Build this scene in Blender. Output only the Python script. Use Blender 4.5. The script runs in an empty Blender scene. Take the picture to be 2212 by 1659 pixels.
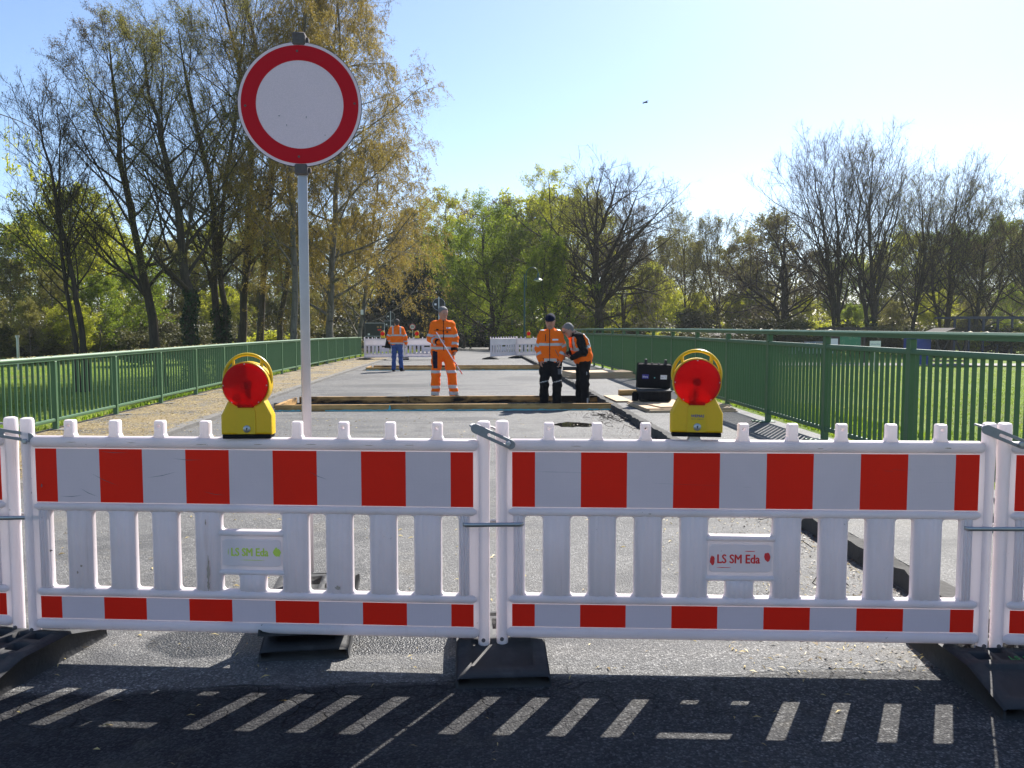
import bpy, bmesh, math, random
import numpy as np
from mathutils import Vector, Matrix, Euler

scene = bpy.context.scene
COL = scene.collection
R = math.radians
PI = math.pi

# ------------------------------------------------------------------ camera, sky, sun, exposure
FPX, PW, PH = 1800.0, 2212.0, 1659.0
CAM_Z, YAW, PITCH = 1.53, R(2.58), R(4.02)
cam_data = bpy.data.cameras.new("camera")
cam = bpy.data.objects.new("camera", cam_data)
COL.objects.link(cam)
cam.location = (0, 0, CAM_Z)
cam.rotation_euler = (PI / 2 - PITCH, 0, -YAW)
cam_data.sensor_width = 36.0
cam_data.lens = FPX / PW * 36.0
cam_data.clip_end = 3000
cam_data.clip_start = 0.05
scene.camera = cam

SUN_AZ, SUN_EL = R(30.3), R(42.0)
world = bpy.data.worlds.new("World")
scene.world = world
world.use_nodes = True
wn = world.node_tree
wn.nodes.clear()
sky = wn.nodes.new("ShaderNodeTexSky")
sky.sky_type = 'NISHITA'
sky.sun_disc = False
sky.sun_elevation = SUN_EL
sky.sun_rotation = SUN_AZ
sky.air_density = 0.8
sky.dust_density = 0.5
sky.ozone_density = 2.8
bg = wn.nodes.new("ShaderNodeBackground")
bg.inputs["Strength"].default_value = 0.092
wo = wn.nodes.new("ShaderNodeOutputWorld")
wn.links.new(sky.outputs[0], bg.inputs[0])
wn.links.new(bg.outputs[0], wo.inputs[0])

sun_data = bpy.data.lights.new("sun", 'SUN')
sun_data.energy = 5.0
sun_data.angle = R(0.5)
sun_data.color = (1.0, 0.955, 0.885)
sun = bpy.data.objects.new("sun", sun_data)
COL.objects.link(sun)
sun_dir = Vector((math.sin(SUN_AZ) * math.cos(SUN_EL), math.cos(SUN_AZ) * math.cos(SUN_EL), math.sin(SUN_EL)))
sun.rotation_euler = sun_dir.to_track_quat('Z', 'Y').to_euler()
sun.location = sun_dir * 60

scene.view_settings.view_transform = 'Standard'
scene.view_settings.look = 'None'
scene.view_settings.gamma = 1.0
scene.view_settings.use_curve_mapping = False
scene.view_settings.exposure = 1.12
scene.render.engine = 'CYCLES'
scene.cycles.max_bounces = 8
scene.cycles.transparent_max_bounces = 8
scene.cycles.use_denoising = True

# ------------------------------------------------------------------ measuring helpers
_cm = Euler((PI / 2 - PITCH, 0, -YAW)).to_matrix()
def ray(px, py):
    return _cm @ Vector(((px - PW / 2) / FPX, -(py - PH / 2) / FPX, -1.0))
def on(px, py, z=0.0):
    """the place in the world, at height z, that the photograph shows at this spot"""
    d = ray(px, py)
    t = (z - CAM_Z) / d.z
    return Vector((d.x * t, d.y * t, z))
def far(px, py, Y):
    """the place in the world at distance Y along the road"""
    d = ray(px, py)
    t = Y / d.y
    return Vector((d.x * t, Y, CAM_Z + d.z * t))
def cf(xc, yh, z=0.0):
    """from the camera's heading (right, ahead) to the world"""
    c, s = math.cos(YAW), math.sin(YAW)
    return Vector((xc * c + yh * s, -xc * s + yh * c, z))
def zr(y):
    """height of the cambered bridge deck"""
    return -1.9e-4 * max(0.0, y - 14.0) ** 2 if y < 85 else -0.958 - 0.004 * min(y - 85, 120)

# ------------------------------------------------------------------ materials
def node_mat(name):
    m = bpy.data.materials.new(name)
    m.use_nodes = True
    nt = m.node_tree
    nt.nodes.clear()
    return m, nt, nt.nodes.new("ShaderNodeOutputMaterial")
class NB:
    """a short way to write node trees"""
    def __init__(s, nt): s.nt = nt
    def n(s, kind, **kw):
        nd = s.nt.nodes.new(kind)
        for k, v in kw.items(): setattr(nd, k, v)
        return nd
    def put(s, sock, v):
        if isinstance(v, bpy.types.NodeSocket): s.nt.links.new(v, sock)
        elif v is not None:
            if isinstance(v, (tuple, list)) and len(v) == 3 and sock.type == 'RGBA': v = (*v, 1)
            sock.default_value = v
    def pos(s): return s.n("ShaderNodeNewGeometry").outputs["Position"]
    def obj(s): return s.n("ShaderNodeTexCoord").outputs["Object"]
    def mapv(s, v, scale=(1, 1, 1), loc=(0, 0, 0), rot=(0, 0, 0)):
        m = s.n("ShaderNodeMapping"); s.put(m.inputs[0], v)
        m.inputs["Scale"].default_value = scale; m.inputs["Location"].default_value = loc; m.inputs["Rotation"].default_value = rot
        return m.outputs[0]
    def noise(s, v, scale, detail=4, rough=.55, dist=0):
        t = s.n("ShaderNodeTexNoise"); s.put(t.inputs["Vector"], v)
        t.inputs["Scale"].default_value = scale; t.inputs["Detail"].default_value = detail
        t.inputs["Roughness"].default_value = rough; t.inputs["Distortion"].default_value = dist
        return t.outputs[0]
    def voro(s, v, scale, feature='F1', out=0, rnd=1):
        t = s.n("ShaderNodeTexVoronoi", feature=feature); s.put(t.inputs["Vector"], v)
        t.inputs["Scale"].default_value = scale; t.inputs["Randomness"].default_value = rnd
        return t.outputs[out]
    def ramp(s, f, stops, interp='LINEAR'):
        r = s.n("ShaderNodeValToRGB"); s.put(r.inputs[0], f); r.color_ramp.interpolation = interp
        e = r.color_ramp.elements
        while len(e) < len(stops): e.new(.5)
        for q, (p, c) in zip(e, stops):
            q.position = p; q.color = (c, c, c, 1) if isinstance(c, (int, float)) else (*c, 1)
        return r.outputs[0]
    def mix(s, f, a, b, mode='MIX'):
        m = s.n("ShaderNodeMix", data_type='RGBA', blend_type=mode)
        s.put(m.inputs["Factor"], f); s.put(m.inputs[6], a); s.put(m.inputs[7], b)
        return m.outputs[2]
    def math(s, op, a, b=None, c=None, clamp=False):
        m = s.n("ShaderNodeMath", operation=op, use_clamp=clamp)
        for i, v in enumerate((a, b, c)):
            if v is not None: s.put(m.inputs[i], v)
        return m.outputs[0]
    def xyz(s, v):
        x = s.n("ShaderNodeSeparateXYZ"); s.put(x.inputs[0], v); return x.outputs
    def bump(s, h, strength=.5, dist=.01, normal=None):
        b = s.n("ShaderNodeBump"); s.put(b.inputs["Height"], h)
        b.inputs["Strength"].default_value = strength; b.inputs["Distance"].default_value = dist
        if normal is not None: s.put(b.inputs["Normal"], normal)
        return b.outputs[0]
    def bsdf(s, color, rough=.6, metal=0.0, spec=.5, normal=None, coat=0, trans=0):
        p = s.n("ShaderNodeBsdfPrincipled")
        s.put(p.inputs["Base Color"], color); s.put(p.inputs["Roughness"], rough); s.put(p.inputs["Metallic"], metal)
        s.put(p.inputs["Specular IOR Level"], spec); s.put(p.inputs["Coat Weight"], coat)
        if trans: s.put(p.inputs["Transmission Weight"], trans)
        if normal is not None: s.put(p.inputs["Normal"], normal)
        return p.outputs[0]
    def translucent(s, shader, color, f):
        t = s.n("ShaderNodeBsdfTranslucent"); s.put(t.inputs[0], color)
        m = s.n("ShaderNodeMixShader"); s.put(m.inputs[0], f)
        s.nt.links.new(shader, m.inputs[1]); s.nt.links.new(t.outputs[0], m.inputs[2])
        return m.outputs[0]

def worn(name, color, rough=.5, metal=0, spec=.5, dirt=(.25, .22, .18), amount=.25, scale=6, bump=.08, bscale=60, trans=0.0, tcol=None, coat=0):
    """a plain surface with grain, uneven gloss and patches of dirt"""
    m, nt, out = node_mat(name); b = NB(nt); v = b.obj()
    n1 = b.noise(v, scale, 6, .62, .4)
    n2 = b.noise(v, scale * 7, 4, .6)
    f = b.math('MULTIPLY', b.ramp(n1, [(.52, 0), (.78, 1)]), amount)
    c = b.mix(f, color, dirt)
    c = b.mix(b.math('MULTIPLY', b.ramp(n2, [(.35, 1), (.65, 0)]), .16), c, tuple(q * .72 for q in color))
    r = b.math('ADD', b.math('MULTIPLY', n1, .25), rough - .1, clamp=True)
    nm = b.bump(b.noise(v, bscale, 3), bump, .01) if bump else None
    sh = b.bsdf(c, r, metal, spec, nm, coat)
    if trans: sh = b.translucent(sh, tcol or color, trans)
    nt.links.new(sh, out.inputs[0])
    return m

M = {}
def leaf_mat(name, c0, c1, c2, trans=.45):
    m, nt, out = node_mat(name); b = NB(nt)
    a = b.n("ShaderNodeAttribute", attribute_name="tint")
    c = b.ramp(a.outputs["Fac"], [(0, c0), (.55, c1), (1, c2)])
    sh = b.bsdf(c, .55, 0, .3)
    sh = b.translucent(sh, c, trans)
    nt.links.new(sh, out.inputs[0])
    return m
def bark_mat(name, c0, c1, birch=False):
    m, nt, out = node_mat(name); b = NB(nt); p = b.pos()
    n = b.noise(b.mapv(p, (1, 1, .18)), 9, 6, .65)
    c = b.ramp(n, [(.3, c0), (.7, c1)])
    if birch:
        k = b.noise(b.mapv(p, (.7, .7, 3.2)), 2.2, 4, .7)
        c = b.mix(b.ramp(k, [(.60, 0), (.66, .8)]), c, (.03, .028, .025))
    g = b.noise(p, .9, 3)
    c = b.mix(b.math('MULTIPLY', b.ramp(g, [(.5, 0), (.7, 1)]), .35), c, (.045, .055, .025))
    nt.links.new(b.bsdf(c, .9, 0, .15, b.bump(n, .8, .04)), out.inputs[0])
    return m

def asphalt(name, near=False, tan=0.0):
    m, nt, out = node_mat(name); b = NB(nt); p = b.pos()
    chips = b.voro(p, 105, 'F1', 1)                       # chips of stone, each its own shade
    cd = b.voro(p, 105, 'F1', 0)
    big = b.noise(p, .55, 5, .6, .5)
    mid = b.noise(p, 4.5, 5, .65)
    fine = b.noise(p, 160, 3, .7)
    chipv = b.xyz(chips)[0]
    base = b.ramp(chipv, [(0, (.062, .06, .059)), (.5, (.14, .137, .132)), (.82, (.225, .22, .212)), (1, (.38, .37, .355))])
    base = b.mix(b.ramp(cd, [(.35, 0), (.62, .65)]), base, (.05, .05, .05))
    base = b.mix(b.math('MULTIPLY', b.ramp(big, [(.4, 0), (.62, 1)]), .4), base, (.165, .16, .15))
    base = b.mix(b.math('MULTIPLY', b.ramp(mid, [(.36, 1), (.5, 0)]), .3), base, (.08, .08, .082))
    x, y, z = b.xyz(p)
    # scuffs and tar smears stretched across the lanes
    sm = b.noise(b.mapv(p, (.5, 1.15, 1)), .9, 7, .7, 1.6)
    base = b.mix(b.math('MULTIPLY', b.ramp(sm, [(.50, 0), (.62, 1)]), .62), base, (.055, .055, .057))
    rough = b.math('ADD', b.math('MULTIPLY', fine, .3), .55)
    hgt = b.math('ADD', b.math('MULTIPLY', b.math('SUBTRACT', .6, cd), 1.0), b.math('MULTIPLY', fine, .5))
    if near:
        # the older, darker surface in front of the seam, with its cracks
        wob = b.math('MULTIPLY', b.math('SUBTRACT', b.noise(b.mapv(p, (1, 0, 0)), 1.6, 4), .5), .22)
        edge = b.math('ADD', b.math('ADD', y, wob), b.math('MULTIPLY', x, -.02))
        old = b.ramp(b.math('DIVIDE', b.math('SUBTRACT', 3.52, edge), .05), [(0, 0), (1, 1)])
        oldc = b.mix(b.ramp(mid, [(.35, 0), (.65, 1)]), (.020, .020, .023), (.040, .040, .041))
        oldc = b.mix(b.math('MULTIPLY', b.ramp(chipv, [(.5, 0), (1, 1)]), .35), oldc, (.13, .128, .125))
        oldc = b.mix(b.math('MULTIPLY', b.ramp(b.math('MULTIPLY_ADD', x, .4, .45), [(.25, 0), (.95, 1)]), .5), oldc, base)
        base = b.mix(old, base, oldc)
        wp = b.n("ShaderNodeVectorMath", operation='ADD'); b.put(wp.inputs[0], p)
        nc = b.n("ShaderNodeTexNoise"); b.put(nc.inputs["Vector"], p); nc.inputs["Scale"].default_value = 5; nc.inputs["Detail"].default_value = 5
        sc = b.n("ShaderNodeVectorMath", operation='SCALE'); b.put(sc.inputs[0], nc.outputs["Color"]); sc.inputs["Scale"].default_value = .16
        b.put(wp.inputs[1], sc.outputs[0])
        ce = b.voro(b.mapv(wp.outputs[0], (1, 1.6, 1)), 6.2, 'DISTANCE_TO_EDGE', 0)
        band = b.ramp(b.math('DIVIDE', b.math('ABSOLUTE', b.math('SUBTRACT', edge, 3.34)), .42), [(.2, 1), (.9, 0)])
        cr = b.math('MULTIPLY', b.ramp(ce, [(.008, 1), (.030, 0)]), band)
        seam = b.ramp(b.math('DIVIDE', b.math('ABSOLUTE', b.math('SUBTRACT', edge, 3.50)), .012), [(.3, 1), (1, 0)])
        cr = b.math('MAXIMUM', cr, b.math('MULTIPLY', seam, b.ramp(mid, [(.42, 0), (.55, 1)])))
        cr = b.math('MULTIPLY', cr, b.ramp(big, [(.38, .15), (.6, .85)]))
        base = b.mix(cr, base, (.012, .012, .012))
        hgt = b.math('SUBTRACT', hgt, b.math('MULTIPLY', cr, 3))
        # splashes of water round the foot plates
        wet = None
        for (cx, cy, rx, ry) in ((-1.28, 4.0, .34, .22), (-.42, 3.98, .42, .2)):
            dx = b.math('DIVIDE', b.math('SUBTRACT', x, cx), rx); dy = b.math('DIVIDE', b.math('SUBTRACT', y, cy), ry)
            d = b.math('ADD', b.math('MULTIPLY', dx, dx), b.math('MULTIPLY', dy, dy))
            d = b.math('ADD', d, b.math('MULTIPLY', b.math('SUBTRACT', mid, .5), 1.2))
            w = b.ramp(d, [(.75, 1), (.95, 0)])
            wet = w if wet is None else b.math('MAXIMUM', wet, w)
        base = b.mix(wet, base, b.mix(.72, base, (.02, .02, .022)))
        rough = b.math('SUBTRACT', rough, b.math('MULTIPLY', wet, .4))
    # dark smears where bitumen was dragged and swept
    for (cx, cy, rx, ry) in ((-1.9, 21.4, 2.0, .8), (1.4, 24.4, .7, 1.5), (-.15, 13.6, .6, .3), (-2.6, 18.6, .9, .5), (.9, 8.0, .5, 1.2), (-2.2, 9.5, .8, .5)):
        dx = b.math('DIVIDE', b.math('SUBTRACT', x, cx), rx); dy = b.math('DIVIDE', b.math('SUBTRACT', y, cy), ry)
        d = b.math('ADD', b.math('ADD', b.math('MULTIPLY', dx, dx), b.math('MULTIPLY', dy, dy)), b.math('MULTIPLY', b.math('SUBTRACT', sm, .5), 4.5))
        base = b.mix(b.math('MULTIPLY', b.ramp(d, [(.35, 1), (1.0, 0)]), .62), base, (.045, .045, .047))
    # pollen and dust
    base = b.mix(b.math('MULTIPLY', b.ramp(b.noise(p, 1.3, 6, .7), [(.55 - .2 * tan, 0), (.75 - .2 * tan, 1)]), .22 + .45 * tan), base, (.25, .21, .13) if not tan else (.30, .22, .10))
    spec = b.math('SUBTRACT', .26, b.math('MULTIPLY', old, .2)) if near else .24
    nt.links.new(b.bsdf(base, rough, 0, spec, b.bump(hgt, .8, .006)), out.inputs[0])
    return m
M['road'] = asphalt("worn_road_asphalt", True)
M['walk'] = asphalt("pavement_asphalt")
M['walktan'] = asphalt("pollen_covered_asphalt", tan=1.0)
M['kerb'] = worn("rough_concrete_kerb", (.16, .15, .135), .9, dirt=(.04, .037, .03), amount=.8, scale=4, bump=1.0, bscale=22)
M['kerbdark'] = worn("tarred_concrete_kerb", (.055, .052, .048), .9, dirt=(.025, .024, .02), amount=.8, scale=4, bump=1.0, bscale=20)
M['pit'] = worn("tarred_joint_bed", (.03, .029, .028), .9, dirt=(.06, .055, .05), amount=.5, scale=5, bump=.8, bscale=30)
def barrier_plastic():
    """white moulded plastic with grime in streaks, scuffs and specks"""
    m, nt, out = node_mat("white_barrier_plastic"); b = NB(nt)
    v = b.n("ShaderNodeVectorMath", operation='ADD'); b.put(v.inputs[0], b.obj()); oi = b.n("ShaderNodeObjectInfo"); 
    sc = b.n("ShaderNodeVectorMath", operation='SCALE'); b.put(sc.inputs[0], oi.outputs["Location"]); sc.inputs["Scale"].default_value = 1.7; b.put(v.inputs[1], sc.outputs[0]); v = v.outputs[0]
    big = b.noise(v, 1.7, 6, .65, .6); streak = b.noise(b.mapv(v, (26, 26, 1.6)), 1.0, 5, .7); speck = b.noise(v, 42, 3, .6); scuff = b.noise(b.mapv(v, (3, 3, 34), rot=(0, .25, 0)), 1.6, 6, .75, 1.0)
    c = b.mix(b.math('MULTIPLY', b.ramp(big, [(.42, 0), (.75, 1)]), .38), (.90, .825, .84), (.58, .51, .48))
    c = b.mix(b.math('MULTIPLY', b.ramp(streak, [(.58, 0), (.74, 1)]), b.ramp(big, [(.45, 0), (.6, .4)])), c, (.40, .34, .29))
    c = b.mix(b.ramp(speck, [(.72, 0), (.76, .7)]), c, (.20, .17, .15))
    c = b.mix(b.ramp(scuff, [(.70, 0), (.76, .5)]), c, (.28, .27, .30))
    r = b.math('ADD', b.math('MULTIPLY', big, .3), .28)
    sh = b.bsdf(c, r, 0, .45, b.bump(b.noise(v, 55, 3), .04, .01))
    nt.links.new(b.translucent(sh, (.92, .86, .85), .34), out.inputs[0]); return m
M['white'] = barrier_plastic()
def film(name, col, dark, spec=.25):
    """reflective film: fine honeycomb, scratches, chips and a dull veil of dust"""
    m, nt, out = node_mat(name); b = NB(nt)
    v = b.n("ShaderNodeVectorMath", operation='ADD'); b.put(v.inputs[0], b.obj()); oi = b.n("ShaderNodeObjectInfo"); sc = b.n("ShaderNodeVectorMath", operation='SCALE'); b.put(sc.inputs[0], oi.outputs["Location"]); sc.inputs["Scale"].default_value = 2.3; b.put(v.inputs[1], sc.outputs[0]); v = v.outputs[0]
    cell = b.voro(v, 160, 'DISTANCE_TO_EDGE', 0, .2); big = b.noise(v, 2.2, 6, .65, .5)
    s1 = b.noise(b.mapv(v, (1.3, 1, 30), rot=(0, .35, 0)), 1.2, 5, .7, .8); s2 = b.noise(b.mapv(v, (2, 1, 44), rot=(0, -.2, 0)), 1.0, 5, .7, .6); chip = b.noise(v, 24, 4, .7)
    c = b.mix(b.math('MULTIPLY', b.ramp(big, [(.35, 0), (.7, 1)]), .35), col, dark)
    c = b.mix(b.ramp(cell, [(.0, .28), (.10, 0)]), c, tuple(q * .6 for q in col))
    c = b.mix(b.ramp(b.math('MAXIMUM', s1, s2), [(.69, 0), (.74, .45)]), c, (.12, .11, .12))
    c = b.mix(b.ramp(chip, [(.76, 0), (.79, .8)]), c, (.45, .42, .40))
    sh = b.bsdf(c, b.math('ADD', b.math('MULTIPLY', big, .3), .25), 0, spec, b.bump(b.math('ADD', b.math('MULTIPLY', cell, .3), b.noise(v, 9, 2)), .10, .01))
    nt.links.new(sh, out.inputs[0]); return m
M['redfilm'] = film("red_reflective_film", (.90, .022, .009), (.66, .022, .012), .10)
M['whitefilm'] = film("white_reflective_film", (.76, .60, .615), (.56, .45, .465))
M['black'] = worn("black_recycled_rubber", (.032, .032, .034), .72, dirt=(.12, .115, .11), amount=.55, scale=5, bump=.3, bscale=45)
M['steel'] = worn("galvanised_steel", (.42, .43, .45), .42, .85, dirt=(.25, .25, .26), amount=.5, scale=5, bump=.05)
M['clip'] = worn("dull_zinc_clip", (.26, .26, .275), .5, .4, dirt=(.12, .12, .13), amount=.4, scale=20, bump=.05)
M['polemetal'] = worn("brushed_pole_metal", (.42, .40, .415), .42, .55, dirt=(.35, .34, .33), amount=.45, scale=3, bump=.04)
M['rust'] = worn("rusty_clamp", (.13, .11, .11), .8, .3, dirt=(.12, .05, .03), amount=.9, scale=25, bump=.5)
M['signred'] = film("red_sign_film", (.54, .008, .018), (.42, .010, .018), .10)
M['signwhite'] = film("white_sign_film", (.84, .66, .72), (.72, .58, .63), .15)
M['signback'] = worn("dark_sign_back", (.032, .036, .036), .6, .2, dirt=(.07, .07, .07), amount=.4, scale=4, bump=0)
M['yellow'] = worn("yellow_lamp_plastic", (.78, .50, .006), .36, dirt=(.42, .27, .02), amount=.25, scale=7, bump=.03, trans=.12, tcol=(.8, .45, .01))
M['green'] = worn("green_railing_paint", (.064, .138, .058), .42, .0, dirt=(.05, .095, .055), amount=.4, scale=3, bump=.05)
M['lampgreen'] = worn("dark_green_lamp_paint", (.015, .07, .055), .4, dirt=(.03, .06, .05), amount=.3, bump=0)
M['orange'] = worn("fluorescent_orange_cloth", (1.0, .175, .012), .8, spec=.15, dirt=(.92, .14, .012), amount=.3, scale=7, bump=.35, bscale=26, trans=.05, tcol=(1, .28, .02))
M['band'] = worn("silver_reflective_tape", (.50, .49, .48), .45, .1, dirt=(.35, .34, .33), amount=.3, scale=9, bump=0)
M['cloth'] = worn("black_work_cloth", (.012, .012, .014), .85, spec=.15, dirt=(.03, .03, .032), amount=.5, scale=6, bump=.3, bscale=30)
M['navy'] = worn("navy_cloth", (.012, .014, .035), .85, spec=.15, dirt=(.02, .022, .04), amount=.4, bump=.2)
M['jeans'] = worn("blue_denim", (.045, .085, .24), .85, spec=.15, dirt=(.11, .16, .34), amount=.7, scale=6, bump=.3, bscale=40)
M['skin'] = worn("sun_tanned_skin", (.46, .235, .165), .5, dirt=(.40, .17, .12), amount=.35, scale=14, bump=0)
M['greyhair'] = worn("short_grey_hair", (.17, .165, .16), .8, dirt=(.10, .095, .09), amount=.8, scale=40, bump=.6, bscale=120)
M['darkhair'] = worn("short_dark_hair", (.05, .042, .036), .8, dirt=(.10, .09, .08), amount=.6, scale=40, bump=.6, bscale=120)
M['beard'] = worn("grey_stubble", (.26, .20, .17), .8, dirt=(.2, .18, .17), amount=.6, scale=60, bump=.3)
M['foam'] = worn("turquoise_foam", (.16, .50, .52), .8, dirt=(.3, .55, .55), amount=.5, scale=30, bump=.8, bscale=60)
M['blue'] = worn("blue_print", (.03, .03, .30), .5, bump=0, amount=.1)
M['bluesheet'] = worn("blue_tarpaulin", (.02, .045, .25), .55, dirt=(.03, .05, .16), amount=.5, bump=.1)
M['paper'] = worn("white_print", (.75, .74, .76), .5, bump=0, amount=.1)
M['redpaint'] = worn("red_spray_paint", (.75, .03, .03), .6, bump=0, amount=.2)
M['limepaint'] = worn("lime_spray_paint", (.62, .76, .10), .6, bump=0, amount=.2)
M['greenpaint'] = worn("green_spray_paint", (.02, .30, .06), .6, bump=0, amount=.3)
M['greyprint'] = worn("grey_print", (.10, .10, .11), .6, bump=0, amount=.1)
M['shedwood'] = worn("weathered_dark_boards", (.055, .045, .04), .9, dirt=(.10, .09, .08), amount=.6, scale=5, bump=.5)
M['cage'] = worn("blue_grey_fence_paint", (.035, .04, .07), .6, dirt=(.06, .06, .08), amount=.4, bump=0)
M['boat'] = worn("dark_green_hull", (.02, .055, .045), .4, dirt=(.10, .14, .12), amount=.5, bump=0)
M['mapgreen'] = worn("green_board_print", (.03, .20, .10), .5, dirt=(.35, .45, .25), amount=.9, scale=2.5, bump=0)
M['carpaint'] = worn("pale_car_paint", (.55, .58, .62), .25, .1, bump=0, amount=.1, coat=.5)
M['carglass'] = worn("dark_window_glass", (.02, .025, .03), .1, bump=0, amount=.1)
M['tyre'] = worn("tyre_rubber", (.02, .02, .02), .8, bump=0)
M['ply_edge'] = None
def wood(name, c0, c1, char=0.0, axis=0):
    m, nt, out = node_mat(name); b = NB(nt); v = b.obj()
    sc = [14, 14, 14]; sc[axis] = .9
    n = b.noise(b.mapv(v, tuple(sc)), 2.2, 7, .68, .9)
    c = b.ramp(n, [(.3, c0), (.68, c1)])
    kn = b.voro(b.mapv(v, (2.2, 9, 9)), 1.0, 'F1', 0)
    c = b.mix(b.ramp(kn, [(.05, .8), (.13, 0)]), c, (.10, .05, .025))
    if char:                                               # burn marks left by the hot bitumen
        k = b.noise(b.mapv(v, (.7, .7, 3)), 1.7, 5, .6, .4)
        c = b.mix(b.math('MULTIPLY', b.ramp(k, [(.44, 0), (.58, 1)]), char), c, (.016, .012, .01))
    nt.links.new(b.bsdf(c, .75, 0, .25, b.bump(n, .25, .004)), out.inputs[0])
    return m
M['timber'] = wood("new_timber", (.46, .26, .09), (.62, .40, .16), .45)
M['charred'] = wood("bitumen_burnt_timber", (.40, .21, .07), (.58, .35, .13), 1.0)
M['plywood'] = wood("plywood_face", (.44, .31, .19), (.55, .41, .27), 0, 0)

def lens_mat():
    m, nt, out = node_mat("red_ribbed_lens"); b = NB(nt); v = b.obj()
    x, y, z = b.xyz(b.mapv(v, (1, 1, 1), (0, 0, -.25)))
    r = b.math('SQRT', b.math('ADD', b.math('MULTIPLY', x, x), b.math('MULTIPLY', z, z)))
    rings = b.math('SINE', b.math('MULTIPLY', r, 950))
    ribs = b.math('SINE', b.math('MULTIPLY', z, 1300))
    h = b.math('ADD', rings, b.math('MULTIPLY', ribs, .7))
    c = b.mix(b.ramp(b.noise(v, 14, 3), [(.3, 0), (.7, 1)]), (.42, .005, .004), (.58, .009, .006))
    c = b.mix(b.ramp(r, [(.016, .55), (.02, 0)]), c, (.12, .004, .004))
    sh = b.bsdf(c, .16, 0, .4, b.bump(h, .55, .0014))
    sh = b.translucent(sh, (.95, .015, .01), .26)
    tb = b.n("ShaderNodeBsdfTransparent"); tb.inputs[0].default_value = (.82, .02, .012, 1)
    ms = b.n("ShaderNodeMixShader"); ms.inputs[0].default_value = .38; nt.links.new(sh, ms.inputs[1]); nt.links.new(tb.outputs[0], ms.inputs[2]); sh = ms.outputs[0]
    nt.links.new(sh, out.inputs[0]); return m
M['lens'] = lens_mat()

def grass_ground():
    m, nt, out = node_mat("meadow_turf"); b = NB(nt); p = b.pos()
    n1 = b.noise(p, .16, 6, .6, .5); n2 = b.noise(p, 1.6, 6, .7, .5); n3 = b.noise(p, 14, 5, .75)
    c = b.ramp(n2, [(.3, (.10, .17, .014)), (.5, (.17, .26, .018)), (.72, (.26, .31, .04))])
    c = b.mix(b.math('MULTIPLY', b.ramp(n3, [(.35, 1), (.6, 0)]), .35), c, (.05, .08, .015))
    c = b.mix(b.ramp(b.math('ADD', b.math('MULTIPLY', n1, .6), b.math('MULTIPLY', n2, .4)), [(.52, 0), (.62, .7)]), c, (.14, .12, .055))
    nt.links.new(b.bsdf(c, .9, 0, .2, b.bump(b.math('ADD', n3, n2), 1, .12)), out.inputs[0]); return m
M['turf'] = grass_ground()
def gravel_path():
    m, nt, out = node_mat("pale_path_gravel"); b = NB(nt); p = b.pos()
    n = b.noise(p, 2.2, 7, .7)
    c = b.ramp(n, [(.3, (.24, .23, .21)), (.7, (.40, .385, .35))])
    nt.links.new(b.bsdf(c, .95, 0, .2, b.bump(n, .4, .02)), out.inputs[0]); return m
M['path'] = gravel_path()
def puddle_mat():
    m, nt, out = node_mat("puddle_water"); b = NB(nt); p = b.pos()
    nt.links.new(b.bsdf((.018, .017, .014), .03, 0, .5, b.bump(b.noise(p, 6, 2), .03, .01)), out.inputs[0]); return m
M['puddle'] = puddle_mat()
M['leafgreen'] = leaf_mat("spring_leaves", (.08, .12, .010), (.19, .26, .016), (.33, .38, .03), .62)
M['leaflime'] = leaf_mat("pale_spring_leaves", (.18, .21, .018), (.38, .40, .025), (.52, .49, .06), .65)
M['leafgold'] = leaf_mat("golden_catkins", (.15, .105, .022), (.30, .215, .04), (.44, .34, .07), .5)
M['leafbrown'] = leaf_mat("brown_buds", (.07, .05, .026), (.15, .11, .055), (.24, .185, .08), .4)
M['leafolive'] = leaf_mat("olive_buds", (.11, .105, .02), (.22, .205, .04), (.33, .30, .07), .55)
M['leafdull'] = leaf_mat("dull_brown_green_buds", (.04, .04, .014), (.085, .085, .025), (.15, .14, .04), .35)
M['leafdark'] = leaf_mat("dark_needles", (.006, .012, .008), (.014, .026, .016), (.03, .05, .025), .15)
M['ivy'] = leaf_mat("ivy_leaves", (.012, .028, .012), (.03, .06, .02), (.07, .11, .04), .2)
M['litter'] = leaf_mat("fallen_catkins", (.22, .15, .06), (.42, .32, .12), (.60, .48, .20), .1)
M['soil'] = leaf_mat("dark_crumbs", (.02, .014, .010), (.07, .045, .03), (.20, .12, .07), .0)
M['grass'] = leaf_mat("grass_blades", (.11, .17, .014), (.20, .30, .018), (.40, .40, .10), .6)
M['bark'] = bark_mat("dark_bark", (.034, .027, .021), (.085, .068, .052))
M['barkgrey'] = bark_mat("grey_brown_bark", (.08, .068, .055), (.19, .16, .125))
M['birchbark'] = bark_mat("birch_bark", (.09, .078, .066), (.21, .19, .17), True)

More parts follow.
